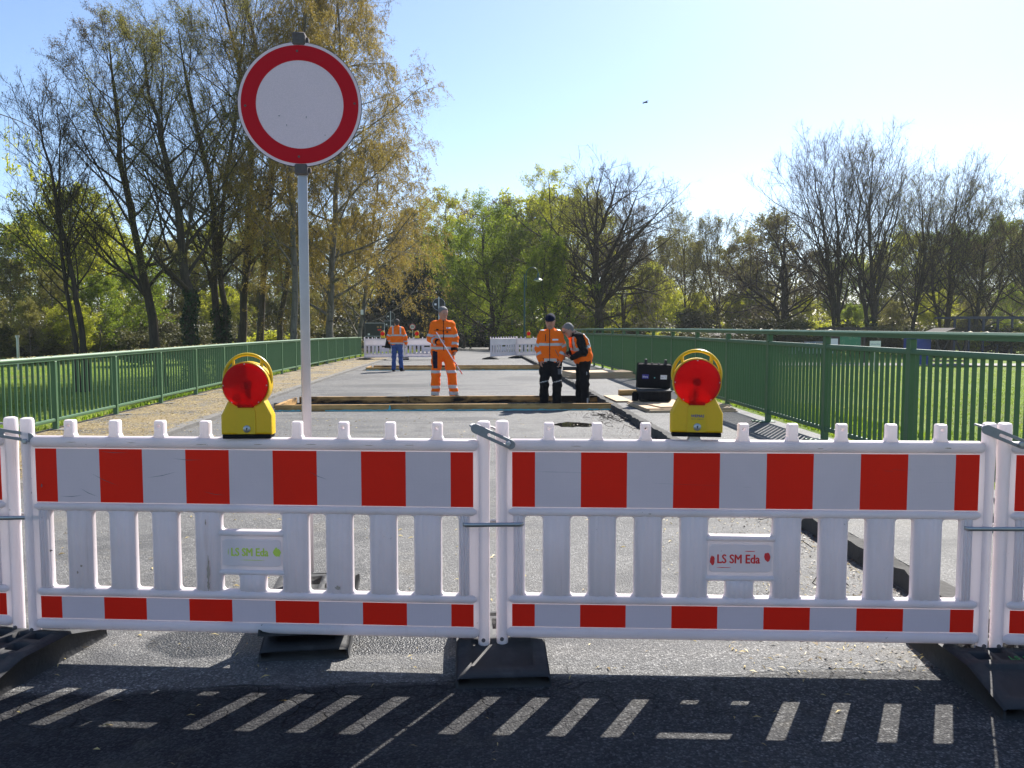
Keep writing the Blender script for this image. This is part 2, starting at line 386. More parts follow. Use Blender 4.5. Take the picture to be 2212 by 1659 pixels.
# ------------------------------------------------------------------ building helpers
def tag(o, label=None, cat=None, group=None, kind=None):
    if label: o["label"] = label
    if cat: o["category"] = cat
    if group: o["group"] = group
    if kind: o["kind"] = kind
    return o
def link(o, parent=None):
    COL.objects.link(o)
    if parent is not None: o.parent = parent
    return o
def thing(name, label, cat, loc=(0, 0, 0), rz=0.0, group=None, scale=1.0):
    o = bpy.data.objects.new(name, None)
    o.empty_display_size = .1
    o.location = loc; o.rotation_euler = (0, 0, rz); o.scale = (scale,) * 3
    return tag(link(o), label, cat, group)
def copy_tree(o, parent=None):
    c = o.copy(); link(c)
    if parent is not None: c.parent = parent
    for ch in list(o.children): copy_tree(ch, c)
    return c
class MB:
    """collects shapes; build() links them as one mesh object"""
    def __init__(s): s.bm = bmesh.new()
    def _new(s, verts, mtx):
        for v in verts: v.co = mtx @ v.co
    def box(s, c, d, bev=0.0, rot=None, seg=1):
        r = bmesh.ops.create_cube(s.bm, size=1.0)
        vs = r['verts']
        mt = Matrix.Translation(Vector(c)) @ (Euler(rot).to_matrix().to_4x4() if rot else Matrix()) @ Matrix.Diagonal((*d, 1))
        s._new(vs, mt)
        if bev:
            es = list({e for v in vs for e in v.link_edges})
            bmesh.ops.bevel(s.bm, geom=es, offset=bev, segments=seg, affect='EDGES', profile=.5)
        return s
    def tube(s, path, r, n=10, caps=True, closed=False):
        path = [Vector(p) for p in path]
        rs = r if isinstance(r, (list, tuple)) else [r] * len(path)
        rings = []
        m = len(path)
        up = None
        for i, p in enumerate(path):
            a = path[(i - 1) % m] if (closed or i > 0) else p
            b_ = path[(i + 1) % m] if (closed or i < m - 1) else p
            t = (b_ - a).normalized()
            if up is None: up = Vector((0, 0, 1)) if abs(t.z) < .9 else Vector((1, 0, 0))
            u = t.cross(up).normalized(); w = u.cross(t).normalized(); up = w
            rings.append([s.bm.verts.new(p + (u * math.cos(2 * PI * k / n) + w * math.sin(2 * PI * k / n)) * rs[i]) for k in range(n)])
        for i in range(m if closed else m - 1):
            A, B = rings[i], rings[(i + 1) % m]
            for k in range(n):
                s.bm.faces.new((A[k], A[(k + 1) % n], B[(k + 1) % n], B[k]))
        if caps and not closed:
            s.bm.faces.new(rings[0][::-1]); s.bm.faces.new(rings[-1])
        return s
    def cyl(s, a, b, r, n=12, r2=None): return s.tube([a, b], [r, r if r2 is None else r2], n)
    def prism(s, poly, depth, mtx=None):
        """poly in (x, z), extruded along y by depth about 0"""
        mtx = mtx or Matrix()
        A = [s.bm.verts.new(mtx @ Vector((x, -depth / 2, z))) for x, z in poly]
        B = [s.bm.verts.new(mtx @ Vector((x, depth / 2, z))) for x, z in poly]
        n = len(poly)
        s.bm.faces.new(A); s.bm.faces.new(B[::-1])
        for i in range(n): s.bm.faces.new((A[i], B[i], B[(i + 1) % n], A[(i + 1) % n]))
        return s
    def lathe(s, prof, n=24, axis='Z', at=(0, 0, 0), caps=True):
        rings = []
        for r, h in prof:
            ring = []
            for k in range(n):
                a = 2 * PI * k / n
                v = Vector((r * math.cos(a), r * math.sin(a), h)) if axis == 'Z' else Vector((r * math.cos(a), h, r * math.sin(a)))
                ring.append(s.bm.verts.new(v + Vector(at)))
            rings.append(ring)
        for A, B in zip(rings, rings[1:]):
            for k in range(n): s.bm.faces.new((A[k], A[(k + 1) % n], B[(k + 1) % n], B[k]))
        if caps and prof[0][0] > 1e-6: s.bm.faces.new(rings[0][::-1])
        if caps and prof[-1][0] > 1e-6: s.bm.faces.new(rings[-1])
        return s
    def mesh(s, name, mat, smooth=None):
        bmesh.ops.remove_doubles(s.bm, verts=s.bm.verts, dist=1e-6)
        bmesh.ops.recalc_face_normals(s.bm, faces=s.bm.faces)
        if smooth is not None:
            for f in s.bm.faces: f.smooth = True
            for e in s.bm.edges:
                if len(e.link_faces) == 2 and e.calc_face_angle(0) > smooth: e.smooth = False
        me = bpy.data.meshes.new(name)
        s.bm.to_mesh(me); s.bm.free()
        me.materials.append(mat)
        return me
    def build(s, name, mat, parent=None, smooth=R(40), loc=None):
        o = bpy.data.objects.new(name, s.mesh(name, mat, smooth))
        if loc is not None: o.location = loc
        return link(o, parent)
def put(name, me, parent=None, loc=(0, 0, 0), rot=(0, 0, 0), scale=None):
    o = bpy.data.objects.new(name, me); o.location = loc; o.rotation_euler = rot
    if scale: o.scale = scale
    return link(o, parent)
def np_mesh(name, V, F, mat, smooth=False, tint=None):
    V = np.ascontiguousarray(V, np.float32); F = np.ascontiguousarray(F, np.int32)
    k = F.shape[1]
    me = bpy.data.meshes.new(name)
    me.vertices.add(len(V)); me.vertices.foreach_set("co", V.ravel())
    me.loops.add(F.size); me.loops.foreach_set("vertex_index", F.ravel())
    me.polygons.add(len(F))
    me.polygons.foreach_set("loop_start", np.arange(0, F.size, k, dtype=np.int32))
    if smooth: me.polygons.foreach_set("use_smooth", np.ones(len(F), bool))
    if tint is not None:
        a = me.attributes.new("tint", 'FLOAT', 'POINT'); a.data.foreach_set("value", np.ascontiguousarray(tint, np.float32))
    me.update(calc_edges=True)
    me.materials.append(mat)
    return me
def flat_shape(loops, thick, bev=0.0, res=3):
    """a plate cut from closed outlines (the later ones are holes), lying in x-z, as a mesh"""
    cu = bpy.data.curves.new("outline", 'CURVE'); cu.dimensions = '2D'; cu.fill_mode = 'BOTH'
    cu.extrude = max(thick / 2 - bev, 1e-4); cu.bevel_depth = bev; cu.bevel_resolution = 1 if bev else 0
    cu.offset = -bev
    for lp in loops:
        sp = cu.splines.new('POLY'); sp.points.add(len(lp) - 1)
        for q, (x, z) in zip(sp.points, lp): q.co = (x, z, 0, 1)
        sp.use_cyclic_u = True
    return curve_mesh(cu, Matrix.Rotation(PI / 2, 4, 'X'))
def curve_mesh(cu, mtx):
    o = bpy.data.objects.new("tmp", cu); COL.objects.link(o)
    dg = bpy.context.evaluated_depsgraph_get(); dg.update()
    me = bpy.data.meshes.new_from_object(o.evaluated_get(dg))
    bpy.data.objects.remove(o); bpy.data.curves.remove(cu)
    me.transform(mtx)
    return me
def text(name, s, size, mat, parent, loc, rot=(PI / 2, 0, 0), thick=.0006, shear=0, align='CENTER', bold=0.0, sx=1.0, fat=0.0):
    cu = bpy.data.curves.new("text", 'FONT'); cu.body = s; cu.size = size; cu.align_x = align; cu.align_y = 'CENTER'
    cu.extrude = thick; cu.shear = shear; cu.offset = bold; cu.resolution_u = 3
    me = curve_mesh(cu, Matrix.Diagonal((sx, 1, 1, 1)))
    if fat:                                                  # heavier strokes: the same letters laid side by side
        b_ = bmesh.new()
        for k, (ox, oy) in enumerate(((0, 0), (fat, 0), (-fat, 0), (0, fat * .6), (0, -fat * .6))):
            q = me.copy(); q.transform(Matrix.Translation((ox, oy, k * .00012))); b_.from_mesh(q); bpy.data.meshes.remove(q)
        b_.to_mesh(me); b_.free()
    me.materials.clear(); me.materials.append(mat); me.name = name
    return put(name, me, parent, loc, rot)
def rrect(x0, z0, x1, z1, r, n=4):
    pts = []
    for cx, cz, a0 in ((x1 - r, z1 - r, 0), (x0 + r, z1 - r, 90), (x0 + r, z0 + r, 180), (x1 - r, z0 + r, 270)):
        for k in range(n + 1):
            a = R(a0 + 90 * k / n); pts.append((cx + r * math.cos(a), cz + r * math.sin(a)))
    return pts
def circle(cx, cz, r, n=16): return [(cx + r * math.cos(2 * PI * k / n), cz + r * math.sin(2 * PI * k / n)) for k in range(n)]
def setmat(me, mat, name=None):
    me.materials.clear(); me.materials.append(mat)
    if name: me.name = name
    return me
def smoothed(me, ang=35):
    me.polygons.foreach_set("use_smooth", np.ones(len(me.polygons), bool))
    try: me.set_sharp_from_angle(angle=R(ang))
    except Exception: pass
    return me
# ================================================================== THE SETTING
rng = np.random.default_rng(7)
LK, RK, LR, RR = -4.26, 2.53, -5.97, 4.35            # kerbs and railings, measured across the bridge
LZ, RZ = 0.045, 0.105                                # pavement heights
PITS = ((15.02, 16.62), (29.3, 30.7))

def smooth01(t):
    t = np.clip(t, 0, 1); return t * t * (3 - 2 * t)
def zr_np(y): return np.array([zr(float(q)) for q in np.ravel(y)]).reshape(np.shape(y))
def terrain(x, y):
    x = np.asarray(x, float); y = np.asarray(y, float)
    t = smooth01((np.abs(x - np.where(x > 0, .2, -.2)) - 5.6) / 6.5)
    low = -1.8 + .05 * np.sin(x * .31 + y * .17) + .04 * np.sin(y * .7 + x * .2)
    end = smooth01((y - 46) / 40)
    low = low * (1 - end) + (-1.45 + .03 * np.sin(x * .3)) * end
    high = zr_np(y) - .02
    under = (np.abs(x + .8) < 5.0)
    z = high * (1 - t) + low * t
    return np.where(under, np.where(y < 44, high - .3, high - .04), z)
xs = np.unique(np.concatenate([np.linspace(-420, -60, 19), np.linspace(-60, -14, 31), np.linspace(-14, 14, 57), np.linspace(14, 60, 31), np.linspace(60, 420, 19)]))
ys = np.unique(np.concatenate([np.linspace(-30, 0, 8), np.linspace(0, 100, 81), np.linspace(100, 900, 33)]))
X, Y = np.meshgrid(xs, ys, indexing='ij')
Z = terrain(X, Y)
V = np.stack([X, Y, Z], -1).reshape(-1, 3)
ny = len(ys)
ii, jj = np.meshgrid(np.arange(len(xs) - 1), np.arange(ny - 1), indexing='ij')
a = (ii * ny + jj).ravel()
ground = put("ground", np_mesh("ground", V, np.stack([a, a + ny, a + ny + 1, a + 1], 1), M['turf'], True))
tag(ground, "mown green meadow and banks on both sides of the bridge", kind='structure')

def strip(name, x0, x1, y0, y1, dz, mat, step=1.0, thick=.25, kind='structure', label=None, jag=0.0, parent=None):
    """a slab following the camber of the deck"""
    n = max(2, int((y1 - y0) / step) + 1)
    mb = MB(); L0 = []; prev = None
    for y in np.linspace(y0, y1, n):
        z = zr(y) + dz
        j0, j1 = (rng.uniform(-jag, jag), rng.uniform(-jag, jag)) if jag else (0, 0)
        jz = rng.uniform(-jag, jag) * .5 if jag else 0
        cur = [mb.bm.verts.new(p) for p in ((x0 + j0, y, z + jz), (x1 + j1, y, z + jz), (x1 + j1, y, z - thick), (x0 + j0, y, z - thick))]
        if prev:
            for k in range(4): mb.bm.faces.new((prev[k], cur[k], cur[(k + 1) % 4], prev[(k + 1) % 4]))
        else: mb.bm.faces.new(cur[::-1])
        prev = cur
    mb.bm.faces.new(prev)
    o = mb.build(name, mat, parent, R(30))
    if kind: tag(o, label, kind=kind)
    return o
segs = [(-6, PITS[0][0]), (PITS[0][1], PITS[1][0]), (PITS[1][1], 92)]
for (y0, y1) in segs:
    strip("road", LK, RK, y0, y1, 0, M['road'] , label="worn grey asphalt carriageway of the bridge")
for (y0, y1) in PITS:
    strip("joint_bed", LK + .3, RK + .02, y0 - .01, y1 + .01, -.09, M['pit'], label="dark open bed of the expansion joint")
    strip("road", LK, LK + .3, y0, y1, -.002, M['road'], label="worn asphalt at the end of the open joint")
# the crossing road behind the far barriers
mb = MB(); mb.box((-14, 88, zr(88) + .03), (90, 7.5, .10)); tag(mb.build("road", M['walk']), "crossing road behind the far barriers", kind='structure')
strip("pavement", -6.12, LK - .14, 1, 45.2, LZ, M['walktan'], label="asphalt pavement strewn with catkins along the railing")
strip("pavement", RK + .05, 4.52, 1, 45.2, RZ, M['walk'], label="asphalt pavement in the sun beside the tall railing")
strip("kerb", LK - .14, LK + .02, 1, 45.2, LZ + .006, M['kerb'], .13, jag=.014, label="rough broken kerb along the catkin strewn pavement")
strip("kerb", RK - .06, RK + .055, 1, 45.2, RZ + .004, M['kerbdark'], .11, jag=.022, label="dark tarred kerb along the sunny pavement")
# meadow path
mb = MB()
pts = [(9, 66.5), (22, 66), (40, 65), (62, 62)]
prev = None
for x, y in pts:
    z0, z1 = float(terrain(x, y - 1)), float(terrain(x, y + 1.2))
    cur = [mb.bm.verts.new((x, y - 2.2, z0 + .10)), mb.bm.verts.new((x, y + 1.8, z1 + .10))]
    if prev: mb.bm.faces.new((prev[0], cur[0], cur[1], prev[1]))
    prev = cur
tag(mb.build("path", M['path']), "pale path crossing the meadow before the trees", kind='structure')
# puddle by the right panel
c = on(1240, 917, .004)
mb = MB(); pr = np.random.default_rng(3)
pl = [(c.x + .36 * math.cos(t) * pr.uniform(.7, 1.1), c.y + .34 * math.sin(t) * pr.uniform(.6, 1.1)) for t in np.linspace(0, 2 * PI, 26)[:-1]]
mb.bm.faces.new([mb.bm.verts.new((x, y, .0045)) for x, y in pl])
tag(mb.build("puddle", M['puddle']), "small dark puddle on the asphalt behind the barrier", kind='structure')

# ------------------------------------------------------------------ railings
def railing(name, label, x, base, side, top, n_per_bay, mid, y_first, bays, y_start):
    """side: +1 when the road lies at smaller x"""
    root = thing(name, label, "railing", (x, 0, 0))
    bay = 2.0
    y_end = y_first + bay * bays
    def rail(nm, z, w, h, mat=M['green'], lip=False):
        mb = MB(); n = 30; prev = None
        prof = [(-w / 2, -h * .35), (-w / 2 * .8, -h / 2), (w / 2 * .8, -h / 2), (w / 2, -h * .35), (w / 2, h * .2), (w / 2 * .62, h / 2), (-w / 2 * .62, h / 2), (-w / 2, h * .2)]
        if lip: prof = [(-w / 2 * .7, -h / 2), (w / 2 * .7, -h / 2), (w / 2 * .72, -h * .05), (w / 2, 0), (w / 2, h * .22), (w / 2 * .6, h / 2), (-w / 2 * .6, h / 2), (-w / 2, h * .22), (-w / 2, 0), (-w / 2 * .72, -h * .05)]
        for y in np.linspace(y_start, y_end + .2, n):
            cur = [mb.bm.verts.new((px_, y, zr(y) + z + pz)) for px_, pz in prof]
            if prev:
                for k in range(len(prof)): mb.bm.faces.new((prev[k], cur[k], cur[(k + 1) % len(prof)], prev[(k + 1) % len(prof)]))
            else: mb.bm.faces.new(cur)
            prev = cur
        mb.bm.faces.new(prev[::-1])
        return mb.build(nm, mat, root, R(35))
    rail("handrail", base + top - .035, .095, .07, lip=True)
    if mid: rail("middle_rail", base + mid, .06, .055)
    rail("bottom_rail", base + .145, .045, .05)
    btop = (base + mid - .026) if mid else (base + top - .07)
    bh = btop - (base + .168)
    pm = MB().box((0, 0, (top - .075) / 2), (.07, .085 if side > 0 else .065, top - .075), .006).mesh("post", M['green'], R(30))
    pb = MB().box((-side * .05, .0, .006), (.26, .20, .012), .003).box((-side * .18, .02, .010), (.10, .14, .01), .002).mesh("base_plate", M['green'] if side > 0 else M['kerb'], R(30))
    bm_ = MB().box((0, 0, bh / 2), (.037 if side > 0 else .033, .015, bh), 0).mesh("bar", M['green'], R(30))
    posts = [y_first + bay * k for k in range(bays + 1)]
    k0 = int(math.floor((y_start - y_first) / bay))
    bars = []
    for y in posts:
        p = put("post", pm, root, (0, y, zr(y) + base))
        put("base_plate", pb, p)
    for k in range(k0, bays):
        for q in range(1, n_per_bay):
            y = y_first + bay * (k + q / n_per_bay)
            if y > y_start + .02: bars.append(y)
    for y in bars[:300]: put("bar", bm_, root, (0, y, zr(y) + base + .168))
    if bars[300:]:
        mb = MB()
        for y in bars[300:]: mb.box((0, y, zr(y) + base + .168 + bh / 2), (.037 if side > 0 else .033, .015, bh))
        tag(mb.build("bar", M['green'], root), kind='stuff')
    return root
# the posts of the left railing stand at 12.1 m and every 2 m after; those of the right one at 6.13 m
railing("bridge_railing", "low green bar railing along the pavement strewn with yellow catkins", LR, LZ, -1, 1.055, 14, None, 12.1, 16, 7.4)
railing("bridge_railing", "tall green bar railing with a second rail, beside the meadow", RR, RZ, 1, 1.365, 17, 1.165, 8.12, 18, 5.2)

# ================================================================== BARRIERS
PLEN = 2.10
FX0, FX1 = .045 + .0, PLEN - .045
U = (FX1 - FX0) / 10
def sx(k): return FX0 + U * k
def body_loops():
    zt, zb = 1.02, .132
    outer = rrect(.0, zb, PLEN, zt, .02)
    holes = []
    for k in (0, 1, 2, 3, 6, 7, 8, 9):
        holes.append(rrect(sx(k + .28), .325, sx(k + .67), .682, .016))
    holes.append(rrect(sx(4.28), .602, sx(5.67), .682, .016))
    holes.append(rrect(sx(4.28), .325, sx(4.67), .398, .014))
    holes.append(rrect(sx(5.28), .325, sx(5.67), .398, .014))
    return [outer] + holes
BODY = setmat(smoothed(flat_shape(body_loops(), .034, .006)), M['white'], "panel")
def bulge(z0, z1, x0, x1, depth):
    mb = MB(); n = 8; prev = None
    prof = []
    for k in range(n + 1):
        t = PI * k / n; prof.append((-math.sin(t) ** .6 * depth / 2, z0 + (z1 - z0) * (1 - math.cos(t)) / 2))
    prof += [(-y, z) for y, z in prof[::-1][1:-1]]
    for x, s in ((x0, .6), (x0 + .02, 1), (x1 - .02, 1), (x1, .6)):
        zc = (z0 + z1) / 2
        cur = [mb.bm.verts.new((x, y * s, zc + (z - zc) * s)) for y, z in prof]
        if prev:
            for k in range(len(prof)): mb.bm.faces.new((prev[k], cur[k], cur[(k + 1) % len(prof)], prev[(k + 1) % len(prof)]))
        else: mb.bm.faces.new(cur)
        prev = cur
    mb.bm.faces.new(prev[::-1])
    return mb.mesh("beam", M['white'], R(40))
BEAMS = [bulge(.973, 1.027, .02, PLEN - .02, .066), bulge(.682, .722, .03, PLEN - .03, .062), bulge(.284, .325, .03, PLEN - .03, .062), bulge(.126, .178, .02, PLEN - .02, .066)]
def slat_mesh(w, z0, z1):
    """a moulded slat with two vertical grooves, front and back"""
    mb = MB(); prof = []
    n = 12
    for k in range(n + 1):
        u = k / n
        d = .0255 + .004 * math.cos(u * 2 * PI * 3) * (1 if .06 < u < .94 else .2)
        if k in (0, n): d = .0175
        prof.append((-w / 2 + w * u, -d))
    prof += [(x, -y) for x, y in prof[::-1]]
    prev = None
    for z, s in ((z0, .7), (z0 + .012, 1), (z1 - .012, 1), (z1, .7)):
        cur = [mb.bm.verts.new((x, y * s, z)) for x, y in prof]
        if prev:
            for k in range(len(prof)): mb.bm.faces.new((prev[k], cur[k], cur[(k + 1) % len(prof)], prev[(k + 1) % len(prof)]))
        else: mb.bm.faces.new(cur)
        prev = cur
    mb.bm.faces.new(prev[::-1])
    return mb.mesh("slat", M['white'], R(50))
SLAT = slat_mesh(U * .575, .318, .69)
SLAT_END = slat_mesh(U * .22, .318, .69)
SLAT_SHORT = slat_mesh(U * .575, .318, .402)
BRIDGE = bulge(.575, .604, sx(4.15), sx(5.8), .052)
BRIDGE2 = bulge(.396, .424, sx(4.15), sx(5.8), .052)
def plate_mesh():
    return setmat(smoothed(flat_shape([rrect(sx(4.3), .438, sx(5.65), .563, .018)], .040, .003)), M['white'], "name_plate")
PLATE = plate_mesh()
def stud_loops(hole):
    o = [(-.031, 0), (-.024, .016), (-.0225, .018), (-.0225, .072), (-.018, .079), (.018, .079), (.0225, .072), (.0225, .018), (.024, .016), (.031, 0)]
    return [o] + ([circle(0, .053, .006, 10)] if hole else [])
STUD = [setmat(smoothed(flat_shape(stud_loops(h), .044, .008), 25), M['white'], "stud") for h in (True, False)]
TUBE = MB().lathe([(.024, .0), (.027, .004), (.0265, .3), (.027, .8), (.030, .92), (.030, 1.0), (.027, 1.01), (.018, 1.014), (0, 1.0145)], 18).mesh("post", M['white'], R(35))
BOLT = MB().lathe([(.009, 0), (.009, .004), (.006, .006), (0, .006)], 10, 'Y').mesh("bolt", M['rust'], R(35))
FOOTTUBE = MB().cyl((0, 0, -.03), (0, 0, .02), .022, 14).mesh("post_foot", M['steel'], R(35))
def stripe(k0, k1, z0, z1, mat, nm):
    return MB().box(((sx(k0) + sx(k1)) / 2, 0, (z0 + z1) / 2), (sx(k1) - sx(k0), .0016, z1 - z0)).mesh(nm, mat)
KS = [0, .5, 1.5, 2.5, 3.5, 4.5, 5.5, 6.5, 7.5, 8.5, 9.5, 10]
STRIPES = []
for z0, z1 in ((.724, .970), (.180, .282)):
    for q in range(11):
        red = q % 2 == 0
        STRIPES.append(stripe(KS[q], KS[q + 1], z0, z1, M['redfilm'] if red else M['whitefilm'], "red_stripe" if red else "white_stripe"))
def make_panel(label, group, a, b, film=True, z=0.0, studs=range(9), face=True):
    """a barrier panel from post a to post b (both on the ground)"""
    d = Vector(b) - Vector(a); rz = math.atan2(d.y, d.x)
    root = thing("barrier_panel", label, "barrier", (a[0], a[1], z), rz, group, 1.0)
    s = math.hypot(d.x, d.y) / PLEN
    root.scale = (s, 1, 1)
    put("panel", BODY, root)
    for m in BEAMS: put("beam", m, root)
    for x in (0, PLEN):
        p = put("post", TUBE, root, (x, 0, .095), scale=(1 / s, 1, 1)); put("post_foot", FOOTTUBE, p)
        for dz in (.028,): put("bolt", BOLT, p, (0, -.0272, dz), (PI, 0, 0))
    for k in (0, 1, 2, 5, 6, 7, 8): put("slat", SLAT, root, (sx(k + .975 if k != 5 else 5.975), 0, 0))
    put("slat", SLAT, root, (sx(3.975), 0, 0))
    for x in (.14, 9.8): put("slat", SLAT_END, root, (sx(x), 0, 0))
    put("slat", SLAT_SHORT, root, (sx(4.975), 0, 0))
    put("beam", BRIDGE, root); put("beam", BRIDGE2, root); put("name_plate", PLATE, root)
    for k in studs: put("stud", STUD[k % 2], root, (sx(.8 + 1.05 * k), 0, 1.022))
    if film:
        for m in STRIPES: put(m.name.split(".")[0], m, root, (0, -.0185, 0))
    return root
A, B = cf(-2.223, 3.798), cf(-.126, 3.671)
C_, D_ = cf(-.044, 3.686), cf(2.077, 3.603)
E_, F_ = cf(2.142, 3.600), cf(4.23, 3.42)
G_, H_ = cf(-4.40, 4.02), cf(-2.317, 3.83)
G1 = "red and white barrier panels across the road"
pL = make_panel("scuffed barrier panel with red and white film and lime spray lettering", G1, A, B)
pR = make_panel("cleaner barrier panel with red and white film and red spray lettering", G1, C_, D_)
make_panel("barrier panel cut off by the picture edge, beyond the green marked foot plate", G1, E_, F_)
make_panel("dirty barrier panel of which only the end post shows, beside the scuffed panel", G1, G_, H_)
# sprayed lettering on the name plates
def spray(parent, mat, s, cx, cz, size, blobs):
    text("spray_lettering", s, size, mat, parent, (cx, -.0212, cz), fat=.0013, sx=.80)
    mb = MB()
    for (x, z, w, h, sd) in blobs:
        r_ = np.random.default_rng(sd)
        pts = [(x + w / 2 * math.cos(t) * r_.uniform(.75, 1.1), z + h / 2 * math.sin(t) * r_.uniform(.75, 1.1)) for t in np.linspace(0, 2 * PI, 15)[:-1]]
        mb.prism(pts, .0008)
    mb.build("spray_mark", mat, parent, None, (0, -.0209, 0))
spray(pR, M['redpaint'], "LS SM Eda", sx(4.93), .497, .056, [(sx(5.55), .510, .030, .044, 1), (sx(4.37), .492, .022, .046, 2), (sx(5.18), .534, .05, .004, 3), (sx(4.62), .460, .06, .003, 4)])
spray(pL, M['limepaint'], "LS SM Eda", sx(4.93), .503, .052, [(sx(5.56), .505, .036, .046, 5), (sx(5.0), .468, .12, .003, 6), (sx(4.44), .505, .003, .03, 7)])
# scratches and scuffs on the film of the left panel
mb = MB()
for (x0, z0, x1, z1) in ((1.28, .86, 1.95, .80), (1.02, .79, 1.45, .75), (3.2, .93, 3.9, .925), (1.5, .96, 2.2, .955), (.55, .75, 1.1, .757), (3.9, .78, 4.4, .765), (6.3, .88, 6.75, .84), (2.6, .84, 3.3, .87)):
    a_, b_ = Vector((sx(x0), 0, z0)), Vector((sx(x1), 0, z1)); dd = (b_ - a_); nn = Vector((-dd.z, 0, dd.x)).normalized() * .0011
    mid_ = (a_ + b_) / 2 - nn * 4
    vs = [mb.bm.verts.new(q) for q in (a_, mid_ - nn, b_, mid_ + nn)]; mb.bm.faces.new(vs)
mb.build("scratch", M['greyprint'], pL, None, (0, -.0197, 0))

# brown smear and scuffs on the slats, marks on the posts
def smear(parent, spots, mat, y):
    mb = MB()
    for (x, z, w, h, sd) in spots:
        r_ = np.random.default_rng(sd)
        mb.prism([(x + w / 2 * math.cos(t) * r_.uniform(.3, 1.2), z + h / 2 * math.sin(t) * r_.uniform(.6, 1.1)) for t in np.linspace(0, 2 * PI, 22)[:-1]], .0008)
    return mb.build("dirt_smear", mat, parent, None, (0, y, 0))
M['dirt'] = worn("dried_brown_dirt", (.46, .37, .30), .9, dirt=(.30, .22, .16), amount=.8, scale=30, bump=0)
smear(pL, [(sx(3.99), .42, .016, .15, 1), (sx(3.98), .35, .012, .05, 2), (sx(.93), .40, .010, .014, 3), (sx(1.02), .43, .012, .012, 4), (sx(3.95), .64, .006, .03, 5), (sx(6.95), .35, .03, .02, 6)], M['dirt'], -.0302)
smear(pL, [(sx(.32), .50, .02, .008, 7), (sx(.30), .495, .006, .006, 8), (sx(.16), .80, .006, .02, 9)], M['greyprint'], -.0302)
smear(pL, [(sx(q_), .998 + .004 * math.sin(q_ * 9), .05, .003, int(q_ * 10)) for q_ in (.9, 2.3, 3.9, 5.2, 6.4, 7.7, 8.6)], M['dirt'], -.0336)
smear(pR, [(sx(1.4), 1.0, .05, .003, 31), (sx(6.6), .995, .04, .003, 32), (sx(9.3), 1.0, .03, .006, 33), (sx(3.0), .70, .02, .004, 34)], M['dirt'], -.0336)
# clips over the post tops and the steel bands round the posts
def clip(label, p, ang, rz, z):
    root = thing("post_clip", label, "clip", (p[0], p[1] - .0, z), rz, "zinc clips joining the barrier panels")
    lp = []
    for cx, a0 in ((.085, -90), (-.085, 90)):
        for k in range(9):
            t = R(a0 + 180 * k / 8); lp.append((cx + .021 * math.cos(t), .021 * math.sin(t)))
    hole = []
    for cx, a0 in ((.072, -90), (-.02, 90)):
        for k in range(7):
            t = R(a0 + 180 * k / 6); hole.append((cx + .007 * math.cos(t), .007 * math.sin(t)))
    me = setmat(smoothed(flat_shape([lp, hole], .008, .0015)), M['clip'], "slotted_link")
    put("slotted_link", me, root, (0, -.043, 0), (0, ang, 0))
    MB().tube([(-.085, -.043, .04), (-.10, -.02, .046), (-.09, .03, .045), (.0, .05, .03), (.075, .043, -.02)], .005, 8).build("hook", M['clip'], root)
    MB().lathe([(.013, 0), (.013, -.008), (.009, -.012), (0, -.012)], 6, 'Y', (.066, -.048, -.031)).build("bolt", M['steel'], root)
    MB().cyl((.066, -.05, -.031), (.066, .03, -.031), .005, 8).build("bolt", M['steel'], root)
    return root
mid = (B + C_) / 2
clip("bent zinc clip on the posts in the middle of the barrier", (mid.x - .0, mid.y), R(25), 0, 1.043)
mid2 = (D_ + E_) / 2
clip("slotted zinc clip on the posts above the green marked foot plate", (mid2.x + .01, mid2.y), R(22), -.05, 1.052)
mid3 = (A + H_) / 2
clip("zinc clip lying over the dirty post tops near the left railing", (mid3.x - .02, mid3.y), R(11), .05, 1.035)
def band(label, p, w, rz):
    mb = MB(); path = []
    for cx, a0 in ((w / 2, -90), (-w / 2, 90)):
        for k in range(9):
            t = R(a0 + 180 * k / 8); path.append((cx + .036 * math.cos(t) * .6, .037 * math.sin(t)))
    n = len(path); rings = []
    for z in (-.009, .009): rings.append([mb.bm.verts.new((x, y, z)) for x, y in path])
    for k in range(n): mb.bm.faces.new((rings[0][k], rings[0][(k + 1) % n], rings[1][(k + 1) % n], rings[1][k]))
    o = mb.build("steel_band", M['steel'], None, R(60), (p[0], p[1], .648)); o.rotation_euler.z = rz
    md = o.modifiers.new("thick", 'SOLIDIFY'); md.thickness = .0015
    return tag(o, label, "strap", "steel bands tied round the barrier posts")
band("steel band tied round the two middle barrier posts", mid, .235, -.01)
band("steel band round the posts above the green marked foot plate", mid2, .235, -.06)
band("steel band round the dirty posts near the left railing", mid3, .20, .04)

